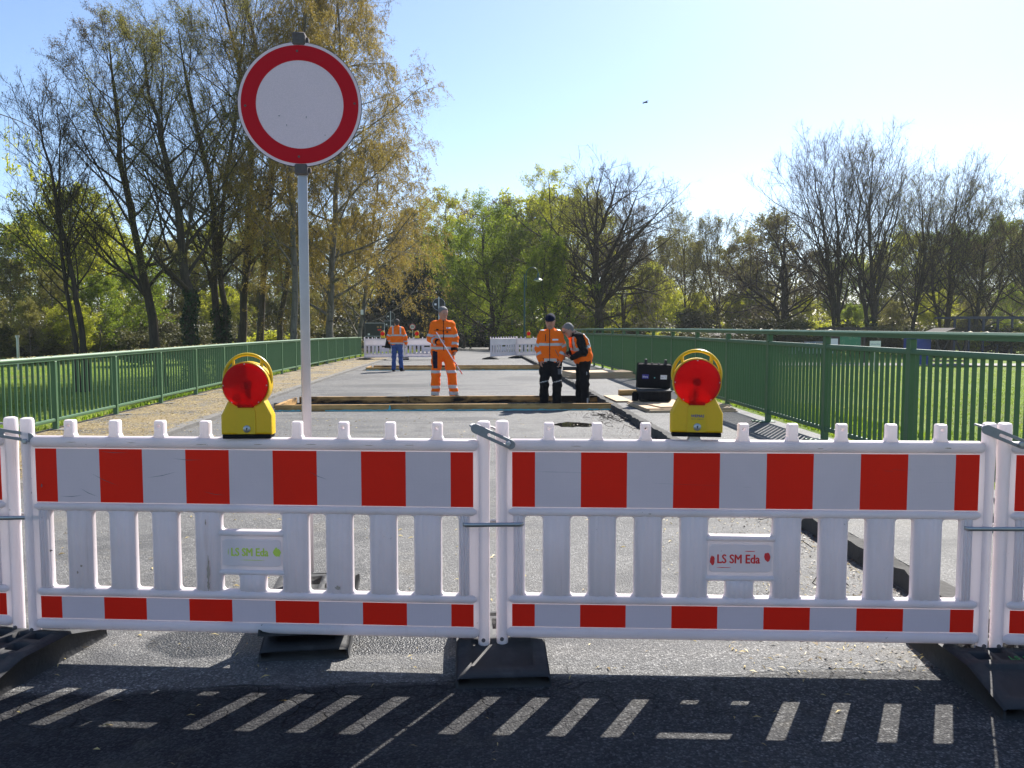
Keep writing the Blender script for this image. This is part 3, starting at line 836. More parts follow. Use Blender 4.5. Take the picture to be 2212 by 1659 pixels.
# ------------------------------------------------------------------ foot plates
def foot_mesh(seed=0):
    """recycled rubber foot: long along y, flat in the middle, falling to thin ends, with moulded pits"""
    L, W = .40, .20
    ybr = [-.40, -.396, -.36, -.33, -.329, -.16, -.15, -.149, -.135, -.10, -.099, -.03, -.029, .029, .03, .099, .10, .135, .149, .15, .16, .329, .33, .36, .396, .40]
    xbr = [-.20, -.186, -.135, -.134, -.06, -.059, -.032, -.031, .031, .032, .059, .06, .134, .135, .186, .20]
    def h(x, y):
        ay = abs(y)
        t = max(0.0, min(1.0, (ay - .14) / .25))
        z = .118 - .066 * t
        e = abs(x)
        if e > .19: z -= .012
        if ay > .398: z -= .01
        if .135 >= e >= .0 and .1495 < ay < .3295 and e < .1345: z -= .014          # shallow tray on the slopes
        if .0995 < ay < .1345 and .0595 < e < .1345: z -= .0
        if ay < .0295 and e < .0315: z -= .06
        if .0295 < ay < .0995 and .0595 < e < .1345: z -= .055                    # side pits
        if .03 < ay < .0995 and e < .0315 : z -= .03
        return z
    xs_, ys_ = np.array(xbr), np.array(ybr)
    V = [(x, y, h(x, y)) for x in xs_ for y in ys_]
    n = len(ys_); F = []
    for i in range(len(xs_) - 1):
        for j in range(n - 1): F.append((i * n + j, (i + 1) * n + j, (i + 1) * n + j + 1, i * n + j + 1))
    base = len(V)
    ring = [(0, j) for j in range(n)] + [(i, n - 1) for i in range(1, len(xs_))] + [(len(xs_) - 1, j) for j in range(n - 2, -1, -1)] + [(i, 0) for i in range(len(xs_) - 2, 0, -1)]
    for i, j in ring:
        notch = .0
        V.append((xs_[i] * 1.02, ys_[j] * 1.008, notch))
    m = len(ring)
    for k in range(m):
        i, j = ring[k]; i2, j2 = ring[(k + 1) % m]
        F.append((i2 * n + j2, i * n + j, base + k, base + (k + 1) % m))
    me = np_mesh("foot_plate", np.array(V), np.array(F), M['black'])
    return me
FOOT = foot_mesh()
def foot(label, p, rz, z=0.0, group="black rubber foot plates of the barriers and signs"):
    o = put("foot_plate", FOOT, None, (p[0], p[1], z), (0, 0, rz))
    return tag(o, label, "foot plate", group)
foot("black rubber foot plate under the two middle posts", cf(-.06, 3.83), R(1))
fr = foot("black rubber foot plate with green spray marks", cf(2.11, 3.54), R(-2.58))
foot("black rubber foot plate near the left railing, half out of the picture", cf(-2.27, 3.66), R(-13))
foot("lower of two stacked foot plates carrying the sign pole", cf(-1.0, 4.12), R(4))
foot("upper of two stacked foot plates carrying the sign pole", cf(-1.0, 4.12), R(4), .119)
text("green_marks", "LS SM", .05, M['greenpaint'], fr, (.06, -.09, .1205), (0, 0, 0), thick=.0003, shear=.2)

# ------------------------------------------------------------------ warning lamps
def make_lamp(label, p, rz, z, big=True, group="red lensed warning lamps on the barriers"):
    root = thing("warning_lamp", label, "warning lamp", (p[0], p[1], z), rz, group, .955)
    MB().box((0, 0, .009), (.222, .088, .019), .003).build("foot", M['cloth'], root)
    half = [(.1175, .018), (.1175, .108), (.088, .168)]
    cz, rr = .25, .1095
    a0 = math.atan2(.172 - cz, .088)
    pts = [(x, z_) for x, z_ in half]
    N = 22
    for k in range(N + 1):
        t = a0 + (PI - 2 * a0) * k / N; pts.append((rr * math.cos(t), cz + rr * math.sin(t)))
    pts += [(-x, z_) for x, z_ in half[::-1]]
    me = setmat(smoothed(flat_shape([pts, circle(0, cz, .0985, 40)], .084, .010), 30), M['yellow'], "housing")
    put("housing", me, root)
    if big:
        MB().prism([(.042, .022), (.042, .125), (.03, .15), (-.03, .15), (-.042, .125), (-.042, .022)], .006).build("battery_cover", M['yellow'], root, None, (0, -.0435, 0))
    # round lens with a domed front and a tab below
    MB().lathe([(.104, -.041), (.104, -.052), (.096, -.057), (.06, -.064), (.03, -.067), (0, -.068)], 40, 'Y', (0, 0, cz), False).build("lens", M['lens'], root)
    MB().lathe([(.104, .041), (.104, .052), (.096, .057), (.06, .064), (.03, .067), (0, .068)], 40, 'Y', (0, 0, cz), False).build("lens", M['lens'], root)
    MB().lathe([(.0, .024), (.016, .018), (.019, .0), (.013, -.02), (.012, -.09)], 14, 'Z', (0, 0, cz - .002)).build("bulb", M['rust'], root)
    MB().box((0, -.047, .1565), (.074, .016, .022), .003).build("lens_tab", M['lens'], root)
    # carrying handle standing off the housing
    hc, hr = cz + .034, .1085
    path = [(hr * math.cos(t), .004, hc + hr * math.sin(t)) for t in np.linspace(R(-14), R(194), 26)]
    hd = MB().tube(path, .0078, 8).build("handle", M['yellow'], root)
    for t in (R(52), R(128)):
        MB().cyl((hr * math.cos(t), .004, hc + hr * math.sin(t)), (.104 * math.cos(t), .004, cz + .104 * math.sin(t)), .0075, 8).build("spoke", M['yellow'], hd)
    if big:
        for t in (90, 0, 180, -52, -128):
            MB().lathe([(.0035, -.0535), (.0035, -.056), (0, -.056)], 8, 'Y', (.0985 * math.cos(R(t)), 0, cz + .0985 * math.sin(R(t)))).build("screw", M['steel'], root)
        MB().lathe([(.017, -.046), (.017, -.051), (.013, -.054), (0, -.054)], 20, 'Y', (.003, 0, .046)).build("lock", M['steel'], root)
        MB().box((.003, -.0545, .046), (.004, .001, .012)).box((.006, -.0545, .05), (.003, .001, .003)).build("keyhole", M['cloth'], root)
    return root
pl = A.lerp(B, .492); pr_ = C_.lerp(D_, .4)
l1 = make_lamp("yellow warning lamp without lettering, turned a little, on the scuffed panel", (A.lerp(B, .494).x, A.lerp(B, .494).y + .0), R(1), 1.026)
l2 = make_lamp("yellow warning lamp with a maker's name plate, facing straight ahead", (C_.lerp(D_, .403).x, C_.lerp(D_, .403).y), R(-11), 1.045)
MB().box((.003, -.0472, .0895), (.066, .0012, .033), .0004).build("name_plate", M['yellow'], l2)
text("lettering", "WEMAS", .0172, M['blue'], l2, (.003, -.0479, .0955), fat=.0005, shear=.15, thick=.0003)
text("lettering", "Bestens aufgestellt", .0072, M['greyprint'], l2, (.003, -.0479, .0825), thick=.0003)

# ------------------------------------------------------------------ the round sign on its pole
sp = cf(-1.038, 4.19)
sg = thing("closed_road_sign", "round closed road sign, white with a red ring, on a tall pole", "road sign", (sp.x, sp.y, 0), R(1))
MB().box((0, 0, 1.60), (.046, .046, 2.66), .007, seg=2).build("pole", M['polemetal'], sg, R(40)).rotation_euler.z = R(13)
SZ = 2.605
disc = MB().lathe([(.297, -.036), (.300, -.034), (.300, -.029), (.295, -.027), (0, -.027)][::-1], 72, 'Y', (0, 0, SZ)).build("sign_plate", M['signback'], sg)
def annulus(r0, r1, y0, y1, n=96):
    prof = [(r0, y1), (r0, y0), (r1, y0), (r1, y1)] if r0 > 0 else [(0, y0), (r1, y0), (r1, y1)]
    return MB().lathe(prof, n, 'Y', (0, 0, SZ), False)
MB().lathe([(0, -.0372), (.297, -.0372), (.297, -.030)], 96, 'Y', (0, 0, SZ)).build("white_face", M['signwhite'], sg)
annulus(.2110, .2835, -.0382, -.0366).build("red_ring", M['signred'], sg)
mb = MB()
for x, z, w, h, a_ in ((-.10, -.055, .008, .003, 0), (.03, -.06, .0025, .009, .2), (-.065, -.10, .002, .010, -.2), (.12, -.145, .003, .004, 0)):
    mb.box((x, -.0386, SZ + z), (w, .0006, h), 0, (0, a_, 0))
mb.build("scratch", M['greyprint'], sg)
for t, r_ in ((92, .255), (182, .262), (268, .25), (2, .265)):
    MB().lathe([(.006, -.038), (.006, -.040), (0, -.040)], 8, 'Y', (r_ * math.cos(R(t)), 0, SZ + r_ * math.sin(R(t)))).build("rivet", M['rust'], sg)
for z, h in ((SZ + .315, .062), (SZ - .31, .052)):
    MB().box((0, -.014, z), (.062, .058, h), .006).box((.036, -.005, z), (.016, .03, .024), .003).build("clamp", M['rust'], sg)
# ================================================================== TIMBER, BOARDS, CASE
def formwork(label, y0, y1, x0, x1, h, joint0, joint1, foamlen, seed):
    """planks on edge round an open joint, stuck down with foam"""
    root = thing("timber_formwork", label, "formwork", (0, y0, zr(y0)))
    t = .065
    def plank(xa, xb, y, mat, z=0.0, hh=h, tw=t):
        o = MB().box((0, 0, 0), (xb - xa - .006, tw, hh), .004).build("plank", mat, root, R(30), ((xa + xb) / 2, y - y0, zr(y) - zr(y0) + hh / 2 - .012 + z)); return o
    j0 = x0 + (x1 - x0) * joint0; j1 = x0 + (x1 - x0) * joint1
    plank(x0, j0, y0, M['timber']); plank(j0, x1, y0 + .008, M['timber'], .004)
    plank(x0 + .1, j1, y1 + .01, M['charred'], .008); plank(j1, x1 - .05, y1, M['charred'] if seed == 1 else M['timber'], .012)
    yl = (y0 + y1) / 2
    o = MB().box((0, 0, 0), (t, y1 - y0 - t, h), .004).build("plank", M['charred'], root, R(30), (x0 + t / 2, yl - y0, zr(yl) - zr(y0) + h / 2 - .012))
    r_ = np.random.default_rng(seed)
    mb = MB(); path = []; rs = []
    for x in np.arange(x0 + foamlen, x1, .05):
        path.append((x, -.045 + r_.uniform(-.006, .006), r_.uniform(.0, .012))); rs.append(r_.uniform(.010, .026))
    mb.tube(path, rs, 6)
    mb.tube([(x0 + .02 + .04 * k, -.045, r_.uniform(0, .015)) for k in range(12)], [r_.uniform(.01, .032) for k in range(12)], 6)
    if seed == 1:
        mb.tube([(j0, -.04, 0), (j0 + .01, -.04, .05), (j0 + .01, -.03, .10)], [.04, .02, .006], 6)
        mb.tube([(x1 - .01, -.03, .0), (x1 + .02, -.03, .06), (x1 + .02, .02, .10)], [.03, .02, .02], 6)
    mb.build("foam_seal", M['foam'], root)
    return root
formwork("nearer timber frame of long planks round the open joint, two men inside", 15.0, 16.63, -3.57, 2.52, .125, .335, .37, .9, 1)
formwork("farther timber frame of planks on the bridge behind the tall worker", 29.3, 30.72, -3.80, 2.50, .125, .5, .45, .4, 2)

def board(label, cx, cy, z, sx_, sy_, rz, t=.021, group="plywood sheets lying on the sunny pavement", tilt=0):
    o = MB().box((0, 0, 0), (sx_, sy_, t), .0015).build("plywood_sheet", M['plywood'], None, R(30), (cx, cy, z + t / 2)); o.rotation_euler = (tilt, 0, rz)
    return tag(o, label, "board", group)
zb = RZ
board("lowest plywood sheet of the stack under the black case", 3.55, 14.15, zb, 1.5, 1.35, R(4))
board("second plywood sheet from the ground under the black case", 3.53, 14.17, zb + .022, 1.48, 1.35, R(6))
board("third plywood sheet of the stack under the black case", 3.52, 14.2, zb + .044, 1.47, 1.32, R(3))
board("topmost plywood sheet, the black case standing on it", 3.58, 14.28, zb + .066, 1.30, 1.2, R(12))
board("narrow plywood offcut on the kerb beside the open joint", 2.75, 15.9, zb + .01, .30, 1.25, R(2))
wb = MB().box((0, 0, 0), (.62, .10, .11), .004).build("timber_offcut", M['timber'], None, R(30), (3.25, 16.9, zb + .055)); wb.rotation_euler.z = R(10)
tag(wb, "short timber block lying behind the black case", "timber block")
wb = MB().box((0, 0, 0), (.30, .12, .14), .004).build("timber_offcut", M['charred'], None, R(30), (3.95, 15.05, zb + .07)); wb.rotation_euler.z = R(20)
tag(wb, "burnt timber block lying between the black case and the railing", "timber block")
for k in range(3):
    board(["lowest", "middle", "topmost"][k] + " sheet of the plywood pile behind the bent man", 3.45, 23.0, zb - .02 + .06 * k, 1.9 - .05 * k, 1.1, R(3 + 3 * k), .058, "plywood sheets piled farther along the pavement")
mb = MB()
o = MB().box((0, 0, .08), (.5, .35, .16), .01).build("rubber_block", M['black'], None, R(30), (3.05, 26.2, zr(26) + zb)); tag(o, "dark block on the pavement behind the plywood pile", "block")

# the open equipment case
cp = (3.18, 14.62, zb + .088)
case = thing("equipment_case", "open black equipment case with stickers, standing on plywood", "case", cp, R(-4))
MB().box((0, 0, .10), (.56, .40, .185), .03, seg=2).build("case_bottom", M['cloth'], case)
MB().box((0, 0, .186), (.585, .425, .03), .008).build("rim", M['black'], case)
for x in (-.2, -.07, .07, .2): MB().box((x, -.205, .10), (.035, .018, .14), .005).build("rib", M['cloth'], case)
lid = MB().box((0, 0, .235), (.60, .13, .44), .035, seg=2).box((0, .055, .235), (.615, .03, .455), .01).build("lid", M['cloth'], case, loc=(.015, .17, .20))
lid.rotation_euler = (R(6), R(2), 0)
for x in (-.16, .19): MB().box((x, .01, .49), (.05, .05, .09), .008).build("latch", M['black'], lid)
for x in (-.05, .07): MB().box((x, .0, .458), (.03, .05, .03), .006).build("hinge", M['black'], lid)
st = MB().box((-.165, -.0665, .23), (.115, .002, .078)).build("blue_sticker", M['blue'], lid)
text("lettering", "kiwa", .052, M['paper'], st, (-.165, -.0678, .228), fat=.001, thick=.0003)
st = MB().box((.16, -.0665, .23), (.115, .002, .078)).build("white_sticker", M['paper'], lid)
text("lettering", "kiwa", .026, M['greyprint'], st, (.135, -.0678, .23), thick=.0003)
text("lettering", "==\n==", .014, M['greyprint'], st, (.19, -.0678, .232), thick=.0003)
MB().lathe([(0, -.0665), (.012, -.0665), (.012, -.0655)], 12, 'Y', (0, 0, .215)).build("green_dot", M['foam'], lid)
MB().cyl((-.33, .02, .0), (-.33, .02, .14), .055, 14).cyl((-.33, .02, .14), (-.33, .02, .165), .035, 12).build("side_pocket", M['cloth'], case)
# crumbs of tar and roots along the tarred kerb
def crumbs(name, label, pts_fn, n, size, mat, seed, flat=.4, thin=(.12, .30)):
    r_ = np.random.default_rng(seed)
    P = pts_fn(r_, n)
    s = size * r_.uniform(.35, 1.0, n) ** 1.3
    an = r_.uniform(0, 2 * PI, n)
    el = r_.uniform(thin[0], thin[1], n)
    ux = np.stack([np.cos(an), np.sin(an), r_.uniform(-flat, flat, n)], 1)
    vx = np.stack([-np.sin(an), np.cos(an), r_.uniform(-flat, flat, n)], 1)
    up = np.array([0, 0, 1.0])
    V = np.stack([P - ux * s[:, None], P + vx * (s * el)[:, None] + up * (s * .35)[:, None], P + ux * s[:, None], P - vx * (s * el)[:, None] + up * (s * .2)[:, None]], 1)
    F = np.arange(4 * n).reshape(n, 4)
    tint = np.repeat(r_.uniform(0, 1, n), 4)
    o = put(name, np_mesh(name, V.reshape(-1, 3), F, mat, False, tint))
    return tag(o, label, "litter", kind='stuff')
def along(x0, x1, y0, y1, z, bias=1.0, sx=1):
    def f(r_, n):
        y = y0 + (y1 - y0) * r_.uniform(0, 1, n) ** bias
        x = x0 + (x1 - x0) * r_.uniform(0, 1, n) ** sx
        return np.stack([x, y, np.array([zr(q) for q in y]) + z + .004], 1)
    return f
crumbs("tar_crumbs", "dark tar crumbs and plant bits along the tarred kerb", along(2.46, 1.5, 3.5, 15, .0, 1.2, 2.4), 5200, .014, M['soil'], 4, .5, (.2, .7))
crumbs("tar_crumbs", "reddish plant bits on the asphalt before the tarred kerb", along(2.4, 1.2, 3.5, 9, .0, 1.3, 1.6), 1500, .022, M['litter'], 44, .3, (.08, .25))
mb = MB(); r_ = np.random.default_rng(11)
for k in range(60):
    y = r_.uniform(10, 14.5) if k < 42 else r_.uniform(4, 10); x = 2.36 - abs(r_.normal(0, .16))
    if k < 42: y = 13.4 + r_.normal(0, .55); x = 2.2 + r_.normal(0, .14)
    p = [Vector((x, y, .02 + zr(y)))]
    for j in range(4): p.append(p[-1] + Vector((r_.normal(0, .07), r_.normal(0, .07), r_.normal(0.012, .02))))
    mb.tube([q if q.z > .006 else Vector((q.x, q.y, .006)) for q in p], [.004, .0035, .003, .002, .0015], 4)
tag(mb.build("torn_roots", M['soil']), "heap of torn dark roots against the tarred kerb", "roots", kind='stuff')
crumbs("catkin_litter", "thick yellow catkin litter on the pavement by the low railing", along(-5.95, -4.3, 7, 20, LZ, 1.5, 1.1), 17000, .026, M['litter'], 5, .15)
crumbs("catkin_litter", "thin yellow catkin litter along the far pavement", along(-6.1, -4.3, 19, 45, LZ, 1.2, 1), 3000, .032, M['litter'], 15, .15)
crumbs("catkin_litter", "yellow catkins scattered over the carriageway", along(-4.2, 1.2, 3.6, 15, .0, 1.0, 1.8), 1900, .026, M['litter'], 6, .2)
crumbs("catkin_litter", "yellow catkins lying by the barrier feet", along(-2.6, 2.3, 2.0, 4.6, .0, .6, 1.4), 130, .028, M['litter'], 8, .2)
crumbs("catkin_litter", "yellow catkins lying along the top of the low railing", lambda r_, n: np.stack([LR + r_.uniform(-.035, .035, n), 7.5 + 13 * r_.uniform(0, 1, n) ** 1.3, np.full(n, LZ + 1.056)], 1), 420, .04, M['litter'], 9, .15)
crumbs("catkin_litter", "a few catkins caught on the tall handrail", lambda r_, n: np.stack([RR + r_.uniform(-.03, .03, n), 6 + 9 * r_.uniform(0, 1, n), np.full(n, RZ + 1.366)], 1), 26, .04, M['litter'], 19, .15)

# ================================================================== THE FAR END OF THE BRIDGE
G2 = "white barrier panels at the far end of the bridge"
def far_panel(label, pa, pb, zf):
    r = make_panel(label, G2, pa, pb, film=False, z=zf)
    return r
def shift(px, P, xoff=0):
    """place seen at column px and at P pixels to the metre"""
    d = FPX / P
    return cf((px - PW / 2) / P, d - .05)
pa, pb = shift(788, 45.5), shift(873, 44.5)
zf = zr(40)
# these are seen from behind, so the stripes stay out of sight on their far side
a2 = shift(876, 44.4); b2 = shift(969, 43.8)
a3, b3 = shift(1060, 43.6), shift(1115, 41.6); a4, b4 = shift(1117, 41.6), shift(1203, 40.2)
far_panel("white barrier panel beside the end of the low railing", pa, pb, zr(pa.y))
far_panel("white barrier panel between the man in jeans and the tall worker", a2, b2, zr(a2.y))
far_panel("white barrier panel at the gap in the far road, set askew", a3, b3, zr(a3.y))
far_panel("white barrier panel partly behind the man with the cap", a4, b4, zr(a4.y))
def foot_far(label, p, rz): return foot(label, p, rz, zr(p.y), "rubber foot plates at the far end of the bridge")
foot_far("foot plate at the end of the low railing", pa, R(70)); foot_far("foot plate between the two panels behind the man in jeans", (a2 + pb) / 2, R(5))
foot_far("foot plate at the open end of the askew far panel", a3, R(80)); foot_far("foot plate joining the two far panels near the tall railing", (b3 + a4) / 2, R(75))
foot_far("foot plate at the tall railing behind the man with the cap", b4, R(60))
GL = "warning lamps at the far end of the bridge"
def far_lamp(px, P, a, b, label):
    d = (b - a).normalized(); q = shift(px, P)
    t = (q - a).dot(d); p = a + d * t
    make_lamp(label, p, 0, zr(p.y) + 1.03, False, GL)
far_lamp(827, 45, pa, pb, "far warning lamp left of the man in jeans")
far_lamp(901, 44.2, a2, b2, "far warning lamp right of the man in jeans")
far_lamp(1142, 41.2, a4, b4, "far warning lamp left of the man with the cap")

def pole_sign_back(label, px, py, Y, rad, zbase, plate=None, group=None):
    p = far(px, py, Y)
    g = thing("road_sign", label, "road sign", (p.x, p.y, zbase), 0, group)
    H = p.z - zbase
    MB().cyl((0, 0, 0), (0, 0, H + rad + .06), .035, 10).build("pole", M['steel'], g)
    MB().lathe([(0, .05), (rad, .05), (rad, .042), (rad - .012, .036), (0, .036)], 40, 'Y', (0, 0, H)).build("sign_plate", M['signback'], g)
    MB().lathe([(rad - .012, .034), (rad + .004, .03), (rad + .004, .05)], 40, 'Y', (0, 0, H), False).build("rim", M['steel'], g)
    MB().box((-rad * .55, .034, H - .01), (.10, .004, .09)).build("sticker", M['paper'], g)
    if plate:
        w, h, dz = plate
        MB().box((0, .045, H - dz), (w, .012, h), .004).build("extra_plate", M['signback'], g)
        MB().box((0, .040, H - dz + h / 2), (w + .02, .02, .02)).box((0, .040, H - dz - h / 2), (w + .02, .02, .02)).build("rim", M['steel'], g)
        MB().box((-w * .33, .036, H - dz - h * .2), (.10, .004, .09)).build("sticker", M['paper'], g)
    return g
pole_sign_back("back of a large round sign behind the tall worker's head", 948, 657, 41, .30, zr(41))
pole_sign_back("back of a round sign with a plate below, behind the man in jeans", 843.5, 683, 58, .30, zr(58), (.86, .34, .50))
# direction board seen from behind
p = far(809, 712, 54)
g = thing("direction_board", "dark back of a wide direction board beside the railing end", "sign board", (p.x, p.y, zr(54) - .1))
H = p.z - (zr(54) - .1)
for x in (-.62, .0): MB().cyl((x, .05, 0), (x, .05, H + .42), .03, 8).build("post", M['steel'], g)
MB().box((.0, 0, H), (1.24, .03, .84), .005).build("board", M['signback'], g)
MB().box((0, -.004, H + .42), (1.28, .045, .03)).box((.63, -.004, H), (.03, .045, .84)).box((0, -.004, H - .42), (1.28, .045, .03)).build("rim", M['steel'], g)
MB().box((.32, -.018, H - .02), (.22, .004, .09)).build("red_sticker", M['redpaint'], g)
MB().box((.22, -.018, H + .16), (.13, .004, .11)).box((.40, -.018, H + .17), (.09, .004, .13)).build("pale_sticker", M['timber'], g)
MB().box((-.36, -.018, H - .30), (.13, .004, .11)).build("sticker", M['paper'], g)
# tall post with a white box
p = far(787, 690, 52)
g = thing("metal_post", "tall grey post with a small white box beside the direction board", "post", (p.x, p.y, zr(52)))
MB().cyl((0, 0, 0), (0, 0, 3.6), .045, 10).build("pole", M['signback'], g)
MB().box((-.13, -.02, 2.62), (.17, .1, .30), .01).build("white_box", M['paper'], g)
p = far(886, 748, 57)
g = thing("bollard_post", "short grey reflector post behind the man in jeans", "post", (far(829, 720, 57).x + .55, 57, zr(57)))
MB().cyl((0, 0, 0), (0, 0, 1.9), .05, 10).cyl((0, 0, 1.45), (0, 0, 1.75), .11, 12).build("pole", M['steel'], g)
# speed limit sign
p = far(891, 706, 66)
g = thing("speed_limit_sign", "round speed limit sign reading 50 before dark trees", "road sign", (p.x, p.y, zr(66) - .3))
H = p.z - (zr(66) - .3)
MB().cyl((0, 0, 0), (0, 0, H + .2), .03, 8).build("pole", M['steel'], g)
MB().lathe([(0, -.05), (.24, -.05), (.24, -.035), (0, -.035)], 32, 'Y', (0, 0, H)).build("white_face", M['paper'], g)
MB().lathe([(.185, -.0505), (.185, -.054), (.235, -.054), (.235, -.0505)], 32, 'Y', (0, 0, H), False).build("red_ring", M['signred'], g)
text("number", "50", .25, M['cloth'], g, (0, -.056, H - .005), fat=.004)
# lamp posts
def street_lamp(label, px_pole, py_top, Y, zb_, s=1.0, group="dark green lamp posts among the trees"):
    p = far(px_pole, py_top, Y)
    g = thing("street_lamp", label, "street lamp", (p.x, p.y, zb_), 0, group)
    H = p.z - zb_
    MB().tube([(0, 0, 0), (0, 0, .9), (0, 0, .95), (0, 0, H)], [.10, .10, .065, .055], 12).build("pole", M['lampgreen'], g)
    r = .42 * s
    arc = [(.14, 0, H - 1.0)] + [(.14 + r - r * math.cos(t), 0, H + .05 + r * math.sin(t)) for t in np.linspace(0, PI * .98, 14)]
    MB().tube(arc, .028, 8).cyl((0, 0, H - .85), (.14, 0, H - .85), .02, 6).cyl((0, 0, H - .1), (.14, 0, H - .1), .02, 6).build("arm", M['lampgreen'], g)
    hx, hz = .14 + 2 * r, H + .05
    MB().lathe([(.03, .05), (.075, .0), (.085, -.25), (.11, -.32), (.30, -.46), (.34, -.48), (.34, -.50), (.29, -.49)], 20, 'Z', (hx, 0, hz)).build("lamp_shade", M['lampgreen'], g)
    MB().lathe([(0, -.60), (.12, -.58), (.22, -.53), (.29, -.492)], 20, 'Z', (hx, 0, hz)).build("lamp_glass", M['paper'], g)
    return g
street_lamp("curved green lamp post in front of the green trees", 1133, 592, 60, zr(60) - .1)
street_lamp("smaller green lamp post far back among dark trunks", 1106, 652, 98, -1.4)

# ------------------------------------------------------------------ things in the meadow
p = on(1890, 795, -1.75)
q = far(1890, 744, 58)
g = thing("river_sign", "white sign naming the river, on a thin pole in the meadow", "sign", (q.x, q.y, float(terrain(q.x, q.y))))
H = q.z - g.location.z
MB().cyl((0, 0, 0), (0, 0, H + .25), .03, 8).build("pole", M['steel'], g)
MB().box((0, -.045, H), (.80, .02, .50), .004).build("sign_plate", M['paper'], g)
text("lettering", "Schwarze Elster", .115, M['blue'], g, (0, -.057, H + .02), sx=.92, thick=.001)
q = far(1822, 740, 68)
g = thing("notice_board", "roofed notice board with a green map print by the path", "notice board", (q.x, q.y, float(terrain(q.x, q.y))))
H = q.z - g.location.z
for x in (-1.5, 1.75): MB().box((x, 0, 1.35), (.16, .16, 2.7)).build("post", M['shedwood'], g)
MB().box((.1, 0, 1.75), (2.9, .06, 1.5)).build("board", M['shedwood'], g)
MB().box((.55, -.05, 1.85), (1.75, .03, 1.25)).build("map_print", M['mapgreen'], g)
MB().box((.55, -.07, 2.36), (1.7, .02, .2)).build("heading", M['lampgreen'], g)
MB().box((-.95, -.05, 1.6), (.9, .03, .85)).build("white_notice", M['paper'], g)
MB().box((.1, 0, 2.80), (4.4, 1.1, .10)).box((.1, 0, 2.90), (4.3, .5, .12)).build("roof", M['shedwood'], g)
q = far(1748, 765, 78)
g = thing("parked_car", "pale parked car glimpsed through the bars of the tall railing", "car", (q.x, q.y, float(terrain(q.x, q.y))), R(4))
prof = [(-2.1, .35), (-2.15, .75), (-1.95, .98), (-1.2, 1.05), (-.6, 1.47), (.9, 1.5), (1.75, 1.05), (2.1, .95), (2.15, .4)]
MB().prism(prof, 1.7).build("body", M['carpaint'], g, R(25))
MB().prism([(-1.05, 1.05), (-.55, 1.40), (.10, 1.43), (.10, 1.05)], 1.74).prism([(.18, 1.05), (.18, 1.43), (.85, 1.43), (1.5, 1.07)], 1.74).build("window", M['carglass'], g)
for x in (-1.35, 1.35):
    for y in (-.78, .78): MB().lathe([(.18, -.1), (.33, -.1), (.33, .1), (.18, .1)], 18, 'Y', (x, y, .33)).build("wheel", M['tyre'], g)
MB().box((-2.12, -.55, .75), (.06, .35, .15)).build("headlight", M['paper'], g); MB().box((-2.12, .55, .75), (.06, .35, .15)).build("headlight", M['paper'], g)
q = far(2040, 745, 66)
g = thing("wood_shelter", "open shelter with a dark gabled roof and crossed struts", "shelter", (q.x, q.y, float(terrain(q.x, q.y))))
H = 3.0
for x in (-1.45, 1.45):
    for y in (-1.0, 1.0): MB().box((x * .8, y, 1.2), (.15, .15, 2.4)).build("post", M['shedwood'], g)
for x in (-.8, .8):
    MB().tube([(x - .6, -1.05, 2.3), (x, -1.05, .9)], .08, 6).build("strut", M['shedwood'], g); MB().tube([(x + .6, -1.05, 2.3), (x, -1.05, .9)], .08, 6).build("strut", M['shedwood'], g)
for s in (-1, 1):
    MB().prism([(0, 3.0), (s * 2.0, 2.25), (s * 2.0, 2.13), (0, 2.88)], 3.0).build("roof", M['shedwood'], g)
MB().box((0, -.2, .35), (2.6, 1.2, .12)).box((0, .5, .7), (2.6, .1, .3)).build("bench", M['shedwood'], g)
MB().box((-2.2, .1, 1.2), (1.5, 1.5, 2.4), .03).build("blue_sheet", M['bluesheet'], g)
q = far(2130, 720, 80)
g = thing("mesh_enclosure", "tall dark mesh enclosure with a boat inside", "fence", (q.x, q.y, float(terrain(q.x, q.y))))
for k in range(9): MB().box((-3.2 + 1.45 * k, 0, 1.9), (.20, .14, 3.8)).build("post", M['cage'], g)
MB().box((2.6, 0, 3.75), (12.2, .22, .25)).build("top_rail", M['cage'], g)
MB().box((2.6, 3.0, 3.75), (12.2, .22, .2)).build("top_rail", M['cage'], g)
mb = MB()
for k in range(24): mb.box((2.6, .02, .15 + k * .15), (11.8, .012, .014))
tag(mb.build("mesh_wire", M['cage'], g), kind='stuff')
q2 = (q.x + 1.2, q.y + 1.4, g.location.z)
g = thing("upturned_boat", "dark green boat lying upside down inside the mesh enclosure", "boat", q2)
mb = MB(); prev = None
for t in np.linspace(-1, 1, 15):
    w = .75 * (1 - abs(t) ** 2.6) + .02; hgt = .55 * (1 - abs(t) ** 3) + .05
    cur = [mb.bm.verts.new((t * 2.6, w * math.cos(a_), 1.0 + hgt * math.sin(a_))) for a_ in np.linspace(0, PI, 9)]
    if prev:
        for k in range(8): mb.bm.faces.new((prev[k], cur[k], cur[k + 1], prev[k + 1]))
    prev = cur
mb.build("hull", M['boat'], g)
for x in (-1.6, 1.6): MB().box((x, 0, .5), (.15, 1.3, 1.0)).build("trestle", M['shedwood'], g)
q = far(1546, 724, 82)
g = thing("garden_shed", "low dark shed seen between the two rails of the railing", "shed", (q.x, q.y, float(terrain(q.x, q.y))))
MB().box((0, 0, .95), (3.0, 2.4, 1.9)).build("wall", M['shedwood'], g)
for s in (-1, 1): MB().prism([(-1.75, 2.05), (1.75, 2.05), (1.75, 2.12), (-1.75, 2.12)], 1.5).build("roof", M['shedwood'], g, R(30), (0, s * .72, 0)).rotation_euler.x = -s * R(10)
for x in (-1.1, -.55, 0, .55, 1.1): MB().box((x, -1.21, .95), (.06, .03, 1.8)).build("board", M['shedwood'], g)
q = far(1490, 726, 80)
